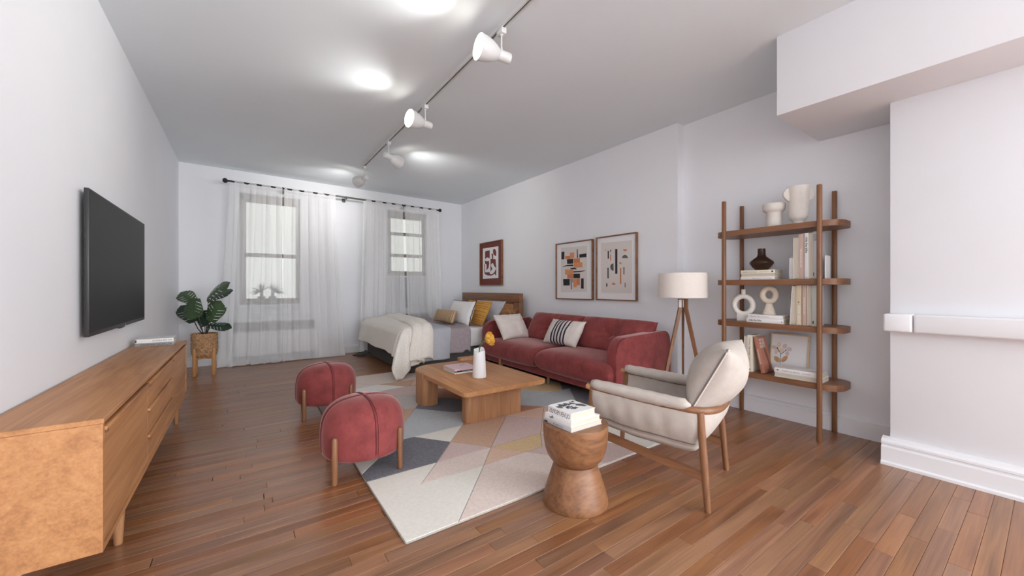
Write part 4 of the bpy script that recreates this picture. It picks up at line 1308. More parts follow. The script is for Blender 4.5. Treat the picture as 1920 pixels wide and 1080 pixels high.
# dark bedspread corner showing below the far foot corner
dc = MB()
def dcf(u, v):
    x = 1.50 + .20 * u; y = 6.42 + .26 * v
    z = .014 + .06 * (u ** 1.2) * (1 - .6 * abs(v - .5)) + .008 * math.sin(u * 9 + v * 5)
    return (x + .03 * math.sin(v * 7), y, z)
dco = obj('bedspread', dc.grid(dcf, 16, 16), M['charcoal'], None, angle=180)
dco.modifiers.new('thickness', 'SOLIDIFY').thickness = .012
tag(dco, 'dark grey bedspread corner on the floor at far foot of the bed', 'bedding')

bz = BZ + .012
g3, a3, b3 = pillow('pillow', 'light grey pillow against the headboard, at the back of pillows', 'pillow', (3.02, 5.62, bz), (3.02, 4.76, bz), (3.25, 5.62, .90), .17, M['grey'], pinch=.05, wr=.01, seed=21)
g2, a2, b2 = pillow('pillow', 'mustard quilted pillow in the middle of the pillow row', 'pillow', (2.80, 5.42, bz), (2.80, 4.70, bz), (2.97, 5.42, .91), .16, M['mustard'], pinch=.05, wr=.007, seed=22)
for k in range(9):
    vv = -b2 * .40 + k * b2 * .10
    pts = []
    src = pillow_mb(a2, b2, .16, pinch=.05, wr=.007, seed=22)
    n = 26
    j = min(n, max(0, int(round((k + 1) * n / 10))))
    pts = [Vector(src.v[i * (n + 1) + j]) + Vector((0, 0, .0015)) for i in range(n + 1)]
    obj('quilt_seam', MB().tube(pts, .0040, 5), M['mustardshade'], g2)
g1, a1, b1 = pillow('pillow', 'white pillow with black piping, front of the large pillows', 'pillow', (2.62, 5.48, bz), (2.62, 4.78, bz), (2.745, 5.48, .91), .17, M['white'], pinch=.06, wr=.009, seed=23)
lp = edge_loop(a1, b1, .06, 24, .002)
lp = [Vector(p) + Vector((.004 * math.sin(i * 1.3), .003 * math.cos(i * 1.7), .002 * math.sin(i))) for i, p in enumerate(lp)]
obj('black_piping', MB().tube(lp + lp[:1], .0055, 6), M['black'], g1)
g0, a0, b0 = pillow('lumbar_pillow', 'small tan striped lumbar pillow with fringed ends on the bed', 'pillow', (2.455, 5.62, bz + .03), (2.475, 5.00, bz + .03), (2.525, 5.62, bz + .215), .12,
    stripes('tan_stripe', rgb(206, 176, 140), rgb(150, 116, 84), .034, .34, 0, .9), pinch=.03, wr=.004, seed=24)
fr = MB(); rg = random.Random(5)
for s in (-1, 1):
    for k in range(16):
        yv = -b0 / 2 + b0 * (k + .5) / 16
        fr.tube([(s * (a0 / 2 - .006), yv, 0), (s * (a0 / 2 + .012), yv - .004, rg.uniform(-.006, .006)), (s * (a0 / 2 + .026), yv - .012, rg.uniform(-.012, .012))], [.003, .0028, .0015], 5)
fo_ = obj('fringe', fr, plain('fringe_tan', rgb(204, 172, 132), .9), g0); fo_['kind'] = 'stuff'

# ---- framed pictures
ART = {}
ART['MID'] = [
('w',[(0.097,0.71),(0.585,0.693),(0.585,0.107),(0.097,0.094)]),
('k',[(0.104,0.652),(0.167,0.653),(0.165,0.547),(0.104,0.547)]),
('p',[(0.272,0.63),(0.356,0.629),(0.356,0.55),(0.272,0.549)]),
('o',[(0.179,0.589),(0.276,0.588),(0.276,0.544),(0.182,0.548)]),
('k',[(0.403,0.668),(0.418,0.667),(0.427,0.549),(0.406,0.55)]),
('k',[(0.45,0.595),(0.576,0.598),(0.576,0.55),(0.45,0.551)]),
('k',[(0.214,0.543),(0.337,0.544),(0.337,0.479),(0.221,0.481)]),
('o',[(0.345,0.545),(0.46,0.545),(0.462,0.489),(0.345,0.492)]),
('p',[(0.345,0.492),(0.504,0.49),(0.507,0.422),(0.345,0.424)]),
('k',[(0.132,0.45),(0.214,0.467),(0.337,0.468),(0.337,0.446),(0.214,0.452),(0.14,0.442)]),
('k',[(0.281,0.424),(0.342,0.426),(0.396,0.416),(0.399,0.401),(0.342,0.403),(0.284,0.409)]),
('p',[(0.179,0.406),(0.339,0.404),(0.339,0.334),(0.179,0.336)]),
('k',[(0.342,0.379),(0.45,0.377),(0.551,0.381),(0.551,0.374),(0.462,0.362),(0.342,0.359)]),
('o',[(0.223,0.337),(0.337,0.335),(0.337,0.282),(0.223,0.282)]),
('k',[(0.342,0.344),(0.462,0.343),(0.462,0.281),(0.342,0.284)]),
('k',[(0.14,0.278),(0.271,0.278),(0.271,0.188),(0.146,0.187)]),
('k',[(0.285,0.279),(0.303,0.279),(0.309,0.136),(0.295,0.138)]),
('k',[(0.322,0.279),(0.334,0.278),(0.334,0.227),(0.322,0.229)]),
('p',[(0.342,0.28),(0.401,0.279),(0.401,0.164),(0.342,0.164)]),
('o',[(0.401,0.279),(0.46,0.278),(0.46,0.191),(0.401,0.193)]),
('k',[(0.482,0.279),(0.529,0.278),(0.529,0.144),(0.48,0.148)]),
]
ART['RIGHT'] = [
('q',[(0.073,0.701),(0.528,0.69),(0.528,0.089),(0.073,0.09)]),
('k',[(0.29,0.611),(0.323,0.608),(0.323,0.317),(0.29,0.318)]),
('k',[(0.176,0.599),(0.195,0.597),(0.195,0.502),(0.176,0.504)]),
('o',[(0.215,0.549),(0.228,0.548),(0.228,0.477),(0.215,0.478)]),
('g',[(0.171,0.395),(0.195,0.394),(0.195,0.265),(0.171,0.265)]),
('o',[(0.36,0.384),(0.379,0.383),(0.379,0.193),(0.36,0.193)]),
('g',[(0.41,0.391),(0.425,0.391),(0.425,0.305),(0.41,0.305)]),
('g',[(0.429,0.21),(0.439,0.21),(0.439,0.156),(0.429,0.156)]),
('o',[(0.46,0.594),(0.459,0.586),(0.455,0.58),(0.449,0.575),(0.441,0.573),(0.433,0.572),(0.424,0.574),(0.417,0.578),(0.411,0.584),(0.407,0.591),(0.405,0.598)]),
('g',[(0.392,0.497),(0.394,0.508),(0.4,0.518),(0.409,0.525),(0.42,0.53),(0.433,0.531),(0.446,0.528),(0.457,0.522),(0.466,0.513),(0.472,0.503),(0.474,0.491)]),
('o',[(0.385,0.446),(0.384,0.44),(0.381,0.435),(0.377,0.432),(0.372,0.429),(0.367,0.429),(0.361,0.43),(0.356,0.433),(0.352,0.437),(0.35,0.442),(0.349,0.448)]),
('o',[(0.242,0.188),(0.243,0.195),(0.247,0.202),(0.253,0.208),(0.26,0.211),(0.268,0.212),(0.276,0.211),(0.283,0.207),(0.289,0.202),(0.293,0.195),(0.294,0.187)]),
('g',[(0.267,0.353),(0.252,0.356),(0.238,0.363),(0.226,0.373),(0.219,0.386),(0.217,0.4),(0.219,0.414),(0.226,0.426),(0.238,0.435),(0.252,0.441),(0.267,0.442)]),
('g',[(0.229,0.575),(0.225,0.576),(0.221,0.579),(0.217,0.583),(0.215,0.588),(0.215,0.594),(0.215,0.6),(0.217,0.605),(0.221,0.608),(0.225,0.611),(0.229,0.611)]),
('g',[(0.153,0.212),(0.16,0.21),(0.167,0.207),(0.172,0.201),(0.175,0.194),(0.176,0.186),(0.175,0.179),(0.172,0.172),(0.167,0.166),(0.16,0.163),(0.153,0.161)]),
('o',[(0.156,0.614),(0.155,0.611),(0.154,0.608),(0.152,0.606),(0.148,0.605),(0.145,0.605),(0.142,0.605),(0.139,0.607),(0.136,0.609),(0.135,0.612),(0.134,0.616)]),
('o',[(0.174,0.459),(0.174,0.457),(0.173,0.455),(0.171,0.453),(0.169,0.453),(0.167,0.452),(0.164,0.453),(0.162,0.454),(0.161,0.455),(0.16,0.457),(0.159,0.46)]),
]
ART['SMALL'] = [
('w',[(0.092,0.675),(0.614,0.674),(0.614,0.125),(0.092,0.121)]),
('m',[(0.172,0.619),(0.243,0.626),(0.333,0.625),(0.333,0.479),(0.291,0.494),(0.237,0.505),(0.205,0.491),(0.169,0.472)]),
('m',[(0.444,0.627),(0.481,0.642),(0.521,0.625),(0.548,0.582),(0.542,0.506),(0.498,0.521),(0.461,0.542),(0.444,0.572)]),
('m',[(0.389,0.565),(0.418,0.559),(0.444,0.552),(0.447,0.462),(0.406,0.469)]),
('m',[(0.358,0.472),(0.528,0.452),(0.537,0.376),(0.548,0.303),(0.525,0.308),(0.478,0.342),(0.447,0.388),(0.41,0.39),(0.378,0.375),(0.378,0.34),(0.418,0.295),(0.358,0.237)]),
('m',[(0.172,0.453),(0.23,0.433),(0.309,0.436),(0.316,0.387),(0.291,0.314),(0.22,0.27),(0.227,0.354),(0.22,0.385),(0.169,0.395)]),
('m',[(0.143,0.394),(0.165,0.384),(0.169,0.236),(0.333,0.236),(0.333,0.212),(0.368,0.195),(0.42,0.199),(0.488,0.231),(0.528,0.275),(0.548,0.294),(0.542,0.17),(0.515,0.181),(0.495,0.204),(0.444,0.183),(0.375,0.172),(0.27,0.179),(0.172,0.202),(0.147,0.235)]),
]
ART['FLOWER'] = [
('a',[(0.077,0.213),(0.073,0.202),(0.066,0.194),(0.059,0.191),(0.052,0.192),(0.047,0.198),(0.044,0.208),(0.045,0.219),(0.049,0.23),(0.056,0.238),(0.063,0.241),(0.07,0.24),(0.075,0.234),(0.078,0.224)]),
('b',[(0.046,0.184),(0.042,0.178),(0.035,0.175),(0.027,0.175),(0.019,0.178),(0.013,0.184),(0.01,0.191),(0.01,0.198),(0.015,0.204),(0.022,0.207),(0.03,0.207),(0.038,0.204),(0.044,0.198),(0.047,0.191)]),
('a',[(0.059,0.16),(0.056,0.15),(0.052,0.142),(0.046,0.138),(0.04,0.138),(0.035,0.143),(0.033,0.152),(0.033,0.162),(0.036,0.172),(0.041,0.18),(0.047,0.184),(0.052,0.184),(0.057,0.179),(0.059,0.17)]),
('a',[(0.1,0.175),(0.099,0.167),(0.094,0.16),(0.087,0.155),(0.079,0.154),(0.072,0.157),(0.067,0.163),(0.065,0.171),(0.067,0.179),(0.072,0.186),(0.079,0.191),(0.087,0.192),(0.094,0.189),(0.099,0.183)]),
('b',[(0.119,0.205),(0.115,0.197),(0.109,0.191),(0.101,0.189),(0.094,0.191),(0.089,0.197),(0.087,0.205),(0.088,0.214),(0.092,0.222),(0.098,0.228),(0.106,0.23),(0.113,0.228),(0.118,0.222),(0.12,0.214)]),
('b',[(0.155,0.185),(0.152,0.178),(0.145,0.173),(0.137,0.171),(0.128,0.173),(0.121,0.177),(0.117,0.184),(0.117,0.192),(0.121,0.199),(0.127,0.204),(0.136,0.206),(0.144,0.205),(0.151,0.2),(0.155,0.193)]),
('b',[(0.138,0.157),(0.137,0.148),(0.135,0.139),(0.13,0.133),(0.123,0.131),(0.117,0.133),(0.112,0.139),(0.109,0.147),(0.109,0.156),(0.112,0.164),(0.117,0.17),(0.124,0.172),(0.13,0.17),(0.135,0.165)]),
('c',[(0.074,0.077),(0.068,0.072),(0.058,0.072),(0.048,0.076),(0.038,0.084),(0.032,0.095),(0.03,0.105),(0.032,0.114),(0.039,0.119),(0.049,0.119),(0.06,0.115),(0.069,0.107),(0.075,0.096),(0.077,0.086)]),
('c',[(0.127,0.13),(0.129,0.122),(0.127,0.111),(0.121,0.099),(0.112,0.088),(0.102,0.081),(0.092,0.078),(0.086,0.081),(0.083,0.088),(0.085,0.1),(0.091,0.112),(0.1,0.123),(0.111,0.13),(0.12,0.133)]),
('k',[(0.077,0.142),(0.08,0.142),(0.08,0.059),(0.077,0.059)]),
('k',[(0.049,0.187),(0.054,0.189),(0.08,0.142),(0.078,0.139)]),
('k',[(0.079,0.143),(0.111,0.178),(0.114,0.176),(0.08,0.138)]),
('k',[(0.056,0.188),(0.055,0.184),(0.051,0.181),(0.048,0.183),(0.046,0.187),(0.048,0.191),(0.051,0.194),(0.055,0.192)]),
('k',[(0.117,0.179),(0.116,0.174),(0.113,0.172),(0.109,0.173),(0.108,0.177),(0.109,0.182),(0.113,0.184),(0.116,0.183)]),
('k',[(0.065,0.167),(0.065,0.164),(0.064,0.161),(0.062,0.161),(0.06,0.163),(0.06,0.167),(0.061,0.169),(0.063,0.169)]),
('k',[(0.098,0.158),(0.098,0.156),(0.097,0.154),(0.095,0.153),(0.093,0.154),(0.093,0.156),(0.095,0.158),(0.097,0.159)]),
]
def picture(label, Yl, Yr, zb, zt, art, cols, fw=.014, mat=M['paper'], wallx=XR, grp=None, back=None, frame=None, dep=.034):
    w, h = Yl - Yr, zt - zb
    t = thing('framed_picture', label, 'picture', M=MX((wallx - .003, Yl, zb), (0, -1, 0), (0, 0, 1), (-1, 0, 0)), group=grp)
    f = MB()
    f.rbox(0, fw, 0, h, 0, dep, .002, 1).rbox(w - fw, w, 0, h, 0, dep, .002, 1).rbox(fw, w - fw, 0, fw, 0, dep, .002, 1).rbox(fw, w - fw, h - fw, h, 0, dep, .002, 1)
    obj('frame', f, frame or M['walZ'], t)
    obj('mount', MB().box(fw * .6, w - fw * .6, fw * .6, h - fw * .6, .006, .016), mat, t, smooth=False)
    for c, pl in art:
        i = art.index((c, pl))
        z0 = .0161 + .00006 * i
        n = len(pl)
        mb = MB().prism(pl, z0 - .0002, z0 + .0002)
        obj('print' if c in 'wq' else 'printed_shape', mb, cols[c], t, smooth=False)
    return t
picture('framed abstract print of rust and black blocks, middle of the wall row', 4.042, 3.351, .946, 1.718, ART['MID'], dict(w=M['paper2'], k=M['artk'], o=M['arto'], p=M['artp']), grp=None)
picture('framed print of thin bars and half circles, nearest the floor lamp', 3.293, 2.692, .951, 1.727, ART['RIGHT'], dict(q=M['paper2'], k=M['artk'], o=M['arto'], g=M['artg']))
picture('small maroon framed print with white cut-out shapes above the bed', 6.146, 5.406, 1.147, 1.925, ART['SMALL'], dict(w=M['paper'], m=M['artm']), mat=M['artm'])

# ---- floor lamp
lx, ly = 3.36, 2.00
lamp = thing('floor_lamp', 'wooden tripod floor lamp with cream linen drum shade', 'floor lamp', (lx, ly, 0))
sh = MB().lathe([(.215, 1.012), (.215, 1.234), (.2125, 1.234), (.2125, 1.012)], 48)
bm_ = MB()
vs = []; fs = []; n = 48
for r, z in ((.215, 1.012), (.215, 1.236), (.2125, 1.236), (.2125, 1.012)):
    for k in range(n): vs.append((r * math.cos(2 * PI * k / n), r * math.sin(2 * PI * k / n), z))
for i in range(4):
    for k in range(n):
        fs.append((i * n + k, i * n + (k + 1) % n, ((i + 1) % 4) * n + (k + 1) % n, ((i + 1) % 4) * n + k))
obj('lamp_shade', MB().add(vs, fs), M['shade'], lamp)
ring = MB()
for a in range(3):
    th = a * 2 * PI / 3 + .3
    ring.tube([(0, 0, 1.225), (.212 * math.cos(th), .212 * math.sin(th), 1.225)], .0025, 6)
obj('shade_spider', ring, M['steel'], lamp)
obj('pole', MB().lathe([(.004, .93), (.004, 1.15), (.012, 1.152), (.013, 1.19), (.004, 1.2), (.004, 1.227)], 12), M['steel'], lamp)
obj('bulb', MB().lathe([(.012, 1.19), (.03, 1.10), (.032, 1.085), (.026, 1.06), (.01, 1.05), (.001, 1.049)][::-1], 16), M['ceramw'], lamp)
rd = Vector((lx, ly, 0)).normalized(); rl = Vector((rd.y, -rd.x, 0))
def lleg(d, off):
    d = d.normalized()
    pts = [d * off + Vector((0, 0, 1.0)), d * off + Vector((0, 0, .915)), d * (off + .20) + Vector((0, 0, .0))]
    m = MB()
    side = Vector((0, 0, 1)).cross(d)
    for a, b, ra, rb in ((0, 1, .016, .016), (1, 2, .016, .012)):
        p, q = pts[a], pts[b]
        v = []
        for P, r in ((p, ra), (q, rb)):
            for sx, sy in ((-1, -1), (1, -1), (1, 1), (-1, 1)): v.append(P + side * sx * r * .75 + d * sy * r)
        m.add(v, [(0, 1, 2, 3), (7, 6, 5, 4), (0, 4, 5, 1), (1, 5, 6, 2), (2, 6, 7, 3), (3, 7, 4, 0)])
    return m
for d in (-rl * .92 - rd * .4, rl * .92 - rd * .4, rd):
    obj('leg', lleg(d, .026), M['walZ'], lamp, smooth=False)
for s, d in ((1, -rl * .92 - rd * .4),):
    dd = d.normalized(); sd = Vector((0, 0, 1)).cross(dd)
    c = dd * .026 - rd * .013 + Vector((0, 0, .955))
    Mt = MX(c, rl, Vector((0, 0, 1)), -rd)
    obj('hinge_plate', MB().rbox(-.014, .012, -.035, .035, 0, .004, .001, 1, 0, Mt), M['steel'], lamp)
    for z in (-.018, .018):
        obj('screw', MB().lathe([(.0035, 0), (.0035, .0055), (.001, .006)], 10, 0, Mt @ Matrix.Translation((-.001, z, 0))), M['dark'], lamp)
obj('hinge_plate', MB().rbox(-.003, .003, -.035, .035, 0, .01, .001, 1, 0, MX(Vector((0, 0, .955)) - rd * .016 + rl * .003, rl, Vector((0, 0, 1)), -rd)), M['steel'], lamp)

# ---- bookshelf
SZ = [.412, .820, 1.168, 1.585]; ST = .043
shf = thing('bookshelf', 'open walnut bookshelf with round-ended shelves against the niche wall', 'bookshelf', (3.55, 1.31, 0))
H_ = Matrix.Translation((-3.55, -1.31, 0))
for z in SZ:
    obj('shelf', MB().prism(rrect(3.385, 3.705, .855, 1.735, .11, 10), z - ST, z, 0, H_, bevel=.004, seg=2), M['walY'], shf)
for x in (3.375, 3.700):
    for y in (.972, 1.636):
        obj('upright', MB().prism(rrect(x - .0165, x + .0165, y - .015, y + .015, .010, 4), 0, 1.84, 0, H_, bevel=.003, seg=2), M['walZ'], shf)
# objects on the shelves
def lath(name, label, cat, loc, prof, mat, n=40, sy=1.0, parts=None):
    t = obj(name, MB().lathe(prof, n, sy=sy), mat, None, angle=50)
    t.location = loc
    return tag(t, label, cat)
Z4, Z3, Z2, Z1 = SZ[3], SZ[2], SZ[1], SZ[0]
lath('vase', 'squat white flared-rim vase on the top shelf, left of eared vase', 'vase', (3.50, 1.305, Z4),
     [(.001, 0), (.052, 0), (.056, .004), (.055, .06), (.053, .118), (.058, .124), (.072, .134), (.077, .145), (.079, .185), (.077, .19), (.073, .187), (.066, .15), (.045, .14), (.001, .138)], M['ceram'])
ev = thing('vase', 'tall white eared vase on the top shelf of bookshelf', 'vase', (3.50, 1.14, Z4))
obj('body', MB().lathe([(.001, 0), (.036, 0), (.038, .005), (.036, .022), (.040, .03), (.054, .040), (.063, .062), (.066, .10), (.067, .17), (.069, .24), (.075, .288), (.0735, .294), (.069, .29), (.061, .24), (.057, .1), (.001, .06)], 44), M['ceram'], ev)
for s in (-1, 1):
    pts = [(s * .0, .19)]
    er = [(s * (.060 + .050 * math.sin(PI * k / 12) ** .8), .178 + .118 * k / 12) for k in range(13)]
    e = obj('ear_handle', MB().prism([(p[0], p[1]) for p in er], -.011, .011, 0, MX((0, 0, 0), (.72, -.69, 0), (0, 0, 1), (-.69, -.72, 0)), bevel=.005, seg=2), M['ceram'], ev)
gv = lath('glass_vase', 'smoked brown glass vase on stacked books, second shelf from top', 'vase', (3.50, 1.395, Z3 + .0782),
     [(.001, 0), (.040, 0), (.046, .003), (.070, .03), (.086, .055), (.084, .070), (.060, .092), (.034, .112), (.029, .13), (.028, .178), (.025, .178), (.0255, .13), (.03, .112), (.056, .09), (.079, .07), (.080, .056), (.065, .032), (.042, .008), (.001, .007)], M['smoke'], 44)

# second shelf: stack of three lying books
book('white book at the bottom of the stack under brown glass vase', .252, .16, .024, M['bkwhite'], fY(3.42, 1.523, Z3),
     [('SELECTED STORIES', .008, .09, .008, M['ink'], dict(width=.14)), ('- - - - - - -', .006, .012, .009, M['inkg'], dict(width=.06))], group='lying books on the second shelf')
book('cream book with pages out, middle of stack under brown glass vase', .25, .16, .024, M['bkcream'], fYp(3.581, 1.271, Z3 + .0245), group='lying books on the second shelf')
book('cream titled book on top of stack under brown glass vase', .252, .155, .029, M['bkcream'], fY(3.42, 1.521, Z3 + .049),
     [('TAMING THE WOLF', .011, .010, .010, M['ink'], dict(width=.115)), ('GREG STONE', .008, .140, .011, M['inkg'], dict(width=.068))],
     [('spine_mark', MB().box(.228, .240, -.0009, -.0005, .009, .021), M['ink'])], 'lying books on the second shelf')
# second shelf: standing books and stepped bookend
be = thing('bookend', 'white stepped bookend beside the standing books, second shelf from top', 'bookend', (3.50, 1.166, Z3))
bp = MB()
for k, (a, b, hh) in enumerate(((-.012, .010, .162),)):
    bp.prism([(-.05, 0), (.05, 0), (.05, .22), (.03, .215), (.015, .20), (-.01, .185), (-.035, .165), (-.05, .162)], -.018, .018, 0, MX((0, 0, 0), (1, 0, 0), (0, 0, 1), (0, -1, 0)), bevel=.002, seg=1)
obj('block', bp, M['bkwhite'], be)
bx0 = 3.42
gS = 'standing books on the second shelf'
book('cream book with pages out, leftmost standing on second shelf', .315, .15, .032, M['bkwhite'], upP(bx0 + .15, 1.146, Z3), group=gS)
book('dusty rose titled book standing on the second shelf', .336, .15, .033, M['bkrose'], upD(bx0, 1.113, Z3 + .336),
     [('WHY DO WE LOVE CATS', .016, .11, .010, M['inkw'], dict(bold=True, width=.14)), ('JANE DOE', .009, .012, .012, M['inkw'], dict(width=.07)), ('BRAND', .008, .295, .012, M['inkw'], dict(width=.03))][:1], group=gS)
book('white book reading ride the bike, standing on second shelf', .340, .15, .026, M['bkwhite'], upD(bx0, 1.076, Z3 + .340),
     [('ride the bike', .022, .032, .007, M['ink'], dict(bold=True, width=.115)), ('a novel', .01, .17, .009, M['inkg'], dict(width=.06))][:1], [('spine_mark', MB().box(.33, .334, -.0009, -.0005, .009, .018), M['ink'])], gS)
book('cream book with pages out, between white books on second shelf', .338, .15, .024, M['bkcream'], upP(bx0 + .15, 1.049, Z3), group=gS)
ln = [('cover_lines', MB().box(.012, .06, .02, .022, -.0008, -.0003).box(.012, .06, .03, .032, -.0008, -.0003), M['inkg'])]
lnb = MB()
for k in range(6): lnb.box(.022 + k * .0085, .0245 + k * .0085, -.0009, -.0004, .004, .028)
lnb.box(.30, .325, -.0009, -.0004, .003, .008)
book('white book with thin grey lines, rightmost standing on second shelf', .345, .15, .031, M['bkgrey'], upD(bx0, 1.024, Z3 + .345), [], [('spine_lines', lnb, M['ink'])], gS)
be2 = tag(obj('bookend', MB().prism([(-.05, 0), (.05, 0), (.05, .16), (.04, .17), (-.045, .17), (-.05, .16)], 0, .008, 0, MX((3.51, .966, Z3), (1, 0, 0), (0, 0, 1), (0, -1, 0)), bevel=.002, seg=1), M['bkwhite']), 'thin white bookend right of the front upright, second shelf', 'bookend')

# third shelf
def torus_mb(R, r, zc_, sxr=1.0, n=40, m=16, flat=1.0):
    mb = MB()
    def fn(u, v):
        a = 2 * PI * u; b = 2 * PI * v
        return ((R * sxr + r * math.cos(b)) * math.cos(a), r * flat * math.sin(b), zc_ + (R + r * math.cos(b)) * math.sin(a))
    return mb.grid(fn, n, m)
rv_ = thing('ring_vase', 'white ring-shaped ceramic vase on the third shelf', 'vase', (3.50, 1.535, Z2), -PI / 2 + .25)
obj('ring', torus_mb(.074, .0215, .135, .92, flat=1.25), M['ceram'], rv_, merge=True, angle=180)
obj('neck', MB().lathe([(.001, .215), (.017, .215), (.0165, .262), (.018, .268), (.013, .268), (.012, .23), (.001, .23)], 24), M['ceram'], rv_)
obj('foot', MB().rbox(-.046, .046, -.03, .03, 0, .066, .006, 2), M['ceram'], rv_)
kv = thing('keyhole_vase', 'cream keyhole-shaped sculpture vase on books, third shelf', 'vase', (3.515, 1.345, Z2 + .0632), -PI / 2 + .2)
obj('ring', torus_mb(.053, .0225, .162, .86, flat=1.15), M['ceramb'], kv, merge=True, angle=180)
obj('pedestal', MB().lathe([(.001, 0), (.046, 0), (.047, .003), (.041, .03), (.028, .07), (.0225, .092), (.024, .105), (.03, .114), (.001, .114)], 32, sy=.7), M['ceramb'], kv)
g3b = 'lying books on the third shelf'
book('white book lettered ride the bike, lower lying book on third shelf', .268, .17, .035, M['bkwhite'], fY(3.42, 1.478, Z2),
     [('ride the bike', .020, .022, .011, M['ink'], dict(bold=True, width=.092)), ('a story of the road', .008, .132, .012, M['inkg'], dict(width=.06))][:1], [('spine_mark', MB().box(.254, .258, -.0009, -.0005, .01, .02), M['ink'])], g3b)
book('white book on top of lying pair, third shelf', .252, .165, .0275, M['bkwhite'], fY(3.42, 1.466, Z2 + .0355),
     [('SELECTED STORIES', .009, .02, .010, M['inkg'], dict(width=.14))], group=g3b)
gT = 'standing books on the third shelf'
book('cream book with pages out leaning left, third shelf', .298, .15, .037, M['bkwhite'], upP(bx0 + .15, 1.171, Z2, .055), group=gT)
book('cream tall book with white capitals, standing on third shelf', .300, .15, .035, M['bkbeige'], upU(bx0, 1.094, Z2),
     [('EUGENE ONEGIN', .026, .014, .007, M['inkw'], dict(bold=True, width=.135))], [('star_mark', MB().prism([(.165, .018), (.171, .016), (.173, .010), (.175, .016), (.181, .018), (.175, .020), (.173, .026), (.171, .020)], 0, .0004, 0, MX((0, -.0006, 0), (1, 0, 0), (0, 0, 1), (0, -1, 0))), M['ink'])], gT)
book('mushroom pink titled book standing on the third shelf', .30, .15, .026, M['bkrose'], upD(bx0, 1.090, Z2 + .30),
     [('WHY DO WE LOVE CATS', .014, .09, .008, M['inkw'], dict(bold=True, width=.125))], group=gT)
book('pale book with pages out, standing on the third shelf', .30, .15, .028, M['bkcream'], upP(bx0 + .15, 1.061, Z2), group=gT)
book('sage grey book with small dark mark, rightmost on third shelf', .30, .15, .031, M['bksage'], upD(bx0, 1.031, Z2 + .30), [], [('spine_mark', MB().box(.262, .282, -.0009, -.0004, .005, .012), M['ink'])], gT)

# lowest shelf
lw = tag(obj('wire_ring', torus_mb(.085, .0032, .088, 1.0, 48, 8).add([], []), M['copper'], None, merge=True, angle=180), 'copper wire loop ornament left of books on lowest shelf', 'ornament')
lw.location = (3.47, 1.555, Z1); lw.rotation_euler = (0, 0, -PI / 2)
gL = 'standing books on the lowest shelf'
book('thin pale book with pages out, leftmost on lowest shelf', .290, .15, .022, M['bkwhite'], upP(bx0 + .15, 1.494, Z1), group=gL)
book('cream titled book standing on the lowest shelf', .300, .16, .038, M['bkcream'], upD(bx0, 1.470, Z1 + .300),
     [('TAMING THE WOLF', .016, .018, .013, M['ink'], dict(width=.15)), ('GREG STONE', .011, .18, .014, M['inkg'], dict(width=.08))], [('spine_mark', MB().box(.276, .288, -.0009, -.0004, .012, .022), M['ink'])], gL)
tk = [('WHY', .03, .018), ('DO WE', .03, .046), ('LOVE', .03, .074)]
cov = MB()
for s, sz, yy_ in (('WHY DO', .03, .03), ('WE LOVE', .03, .058), ('CATS', .03, .086)):
    q = text_mb(s, sz, MX((.025 + 0, yy_ + .0, .0285), (0, 0, 0), (0, 0, 0), (0, 0, 0))) if False else text_mb(s, sz, MX((.018 + (yy_ - .03) * .95 + .022, .018, .0286), (0, 1, 0), (-1, 0, 0), (0, 0, 1)), width=.09, bold=True)
    cov.add(q.v, q.f)
catm = MB().prism([(.29, .05), (.285, .12), (.25, .135), (.12, .11), (.07, .09), (.12, .075), (.22, .10), (.265, .095), (.272, .06)], .0281, .0284)
book('terracotta book leaning right with white capitals, lowest shelf', .292, .155, .028, M['bkterra'], upD(bx0, 1.425, Z1 + .2866, -.20),
     [('WHY DO WE LOVE CATS', .013, .10, .008, M['inkw'], dict(bold=True, width=.12))], [('cover_lettering', cov, M['inkw']), ('cover_print', catm, plain('cover_brown', rgb(128, 82, 66), .6))], gL)
pf = thing('framed_picture', 'small pale-framed pressed flower picture on the lowest shelf', 'picture', M=Matrix.Translation((3.625, 1.385, Z1 + .001)) @ Matrix.Rotation(math.radians(9), 4, 'Y') @ MX((0, 0, 0), (0, -1, 0), (0, 0, 1), (-1, 0, 0)))
f = MB(); w_, h_, fw = .272, .312, .011
f.rbox(0, fw, 0, h_, 0, .018, .0015, 1).rbox(w_ - fw, w_, 0, h_, 0, .018, .0015, 1).rbox(fw, w_ - fw, 0, fw, 0, .018, .0015, 1).rbox(fw, w_ - fw, h_ - fw, h_, 0, .018, .0015, 1)
obj('frame', f, M['palewood'], pf)
obj('mount', MB().box(.005, w_ - .005, .005, h_ - .005, .003, .010), M['paper'], pf, smooth=False)
FC = dict(a=plain('petal_cream', rgb(228, 208, 186), .7), b=plain('petal_lilac', rgb(212, 196, 192), .7), c=plain('pressed_leaf', rgb(196, 152, 106), .7, var=.2, vscale=60), k=M['ink'])
for i, (c, pl) in enumerate(ART['FLOWER']):
    z0 = .0102 + i * .00005
    obj({'a': 'petal', 'b': 'petal', 'c': 'pressed_leaf', 'k': 'stem'}[c], MB().prism(pl, z0 - .0001, z0 + .0002), FC[c], pf, smooth=False)
gW = 'lying books on the lowest shelf'
book('white book with pages out, lower lying book on lowest shelf', .298, .15, .034, M['bkwhite'], fYp(3.55, .968, Z1), group=gW)
book('white titled book on top of lying pair, lowest shelf', .298, .15, .036, M['bkwhite'], fY(3.40, 1.267, Z1 + .0345),
     [('ROA LINO CARE  SONREI OX', .011, .052, .013, M['ink'], dict(mirror=True, width=.115)), ('FANTASIA', .009, .18, .013, M['inkg'], dict(mirror=True, width=.055))],
     [('spine_mark', MB().box(.018, .03, -.0009, -.0004, .014, .022), M['ink']), ('cover_print', MB().box(.07, .19, .02, .03, .0361, .0363).box(.2, .27, .03, .05, .0361, .0363), M['bkgrey'])], gW)

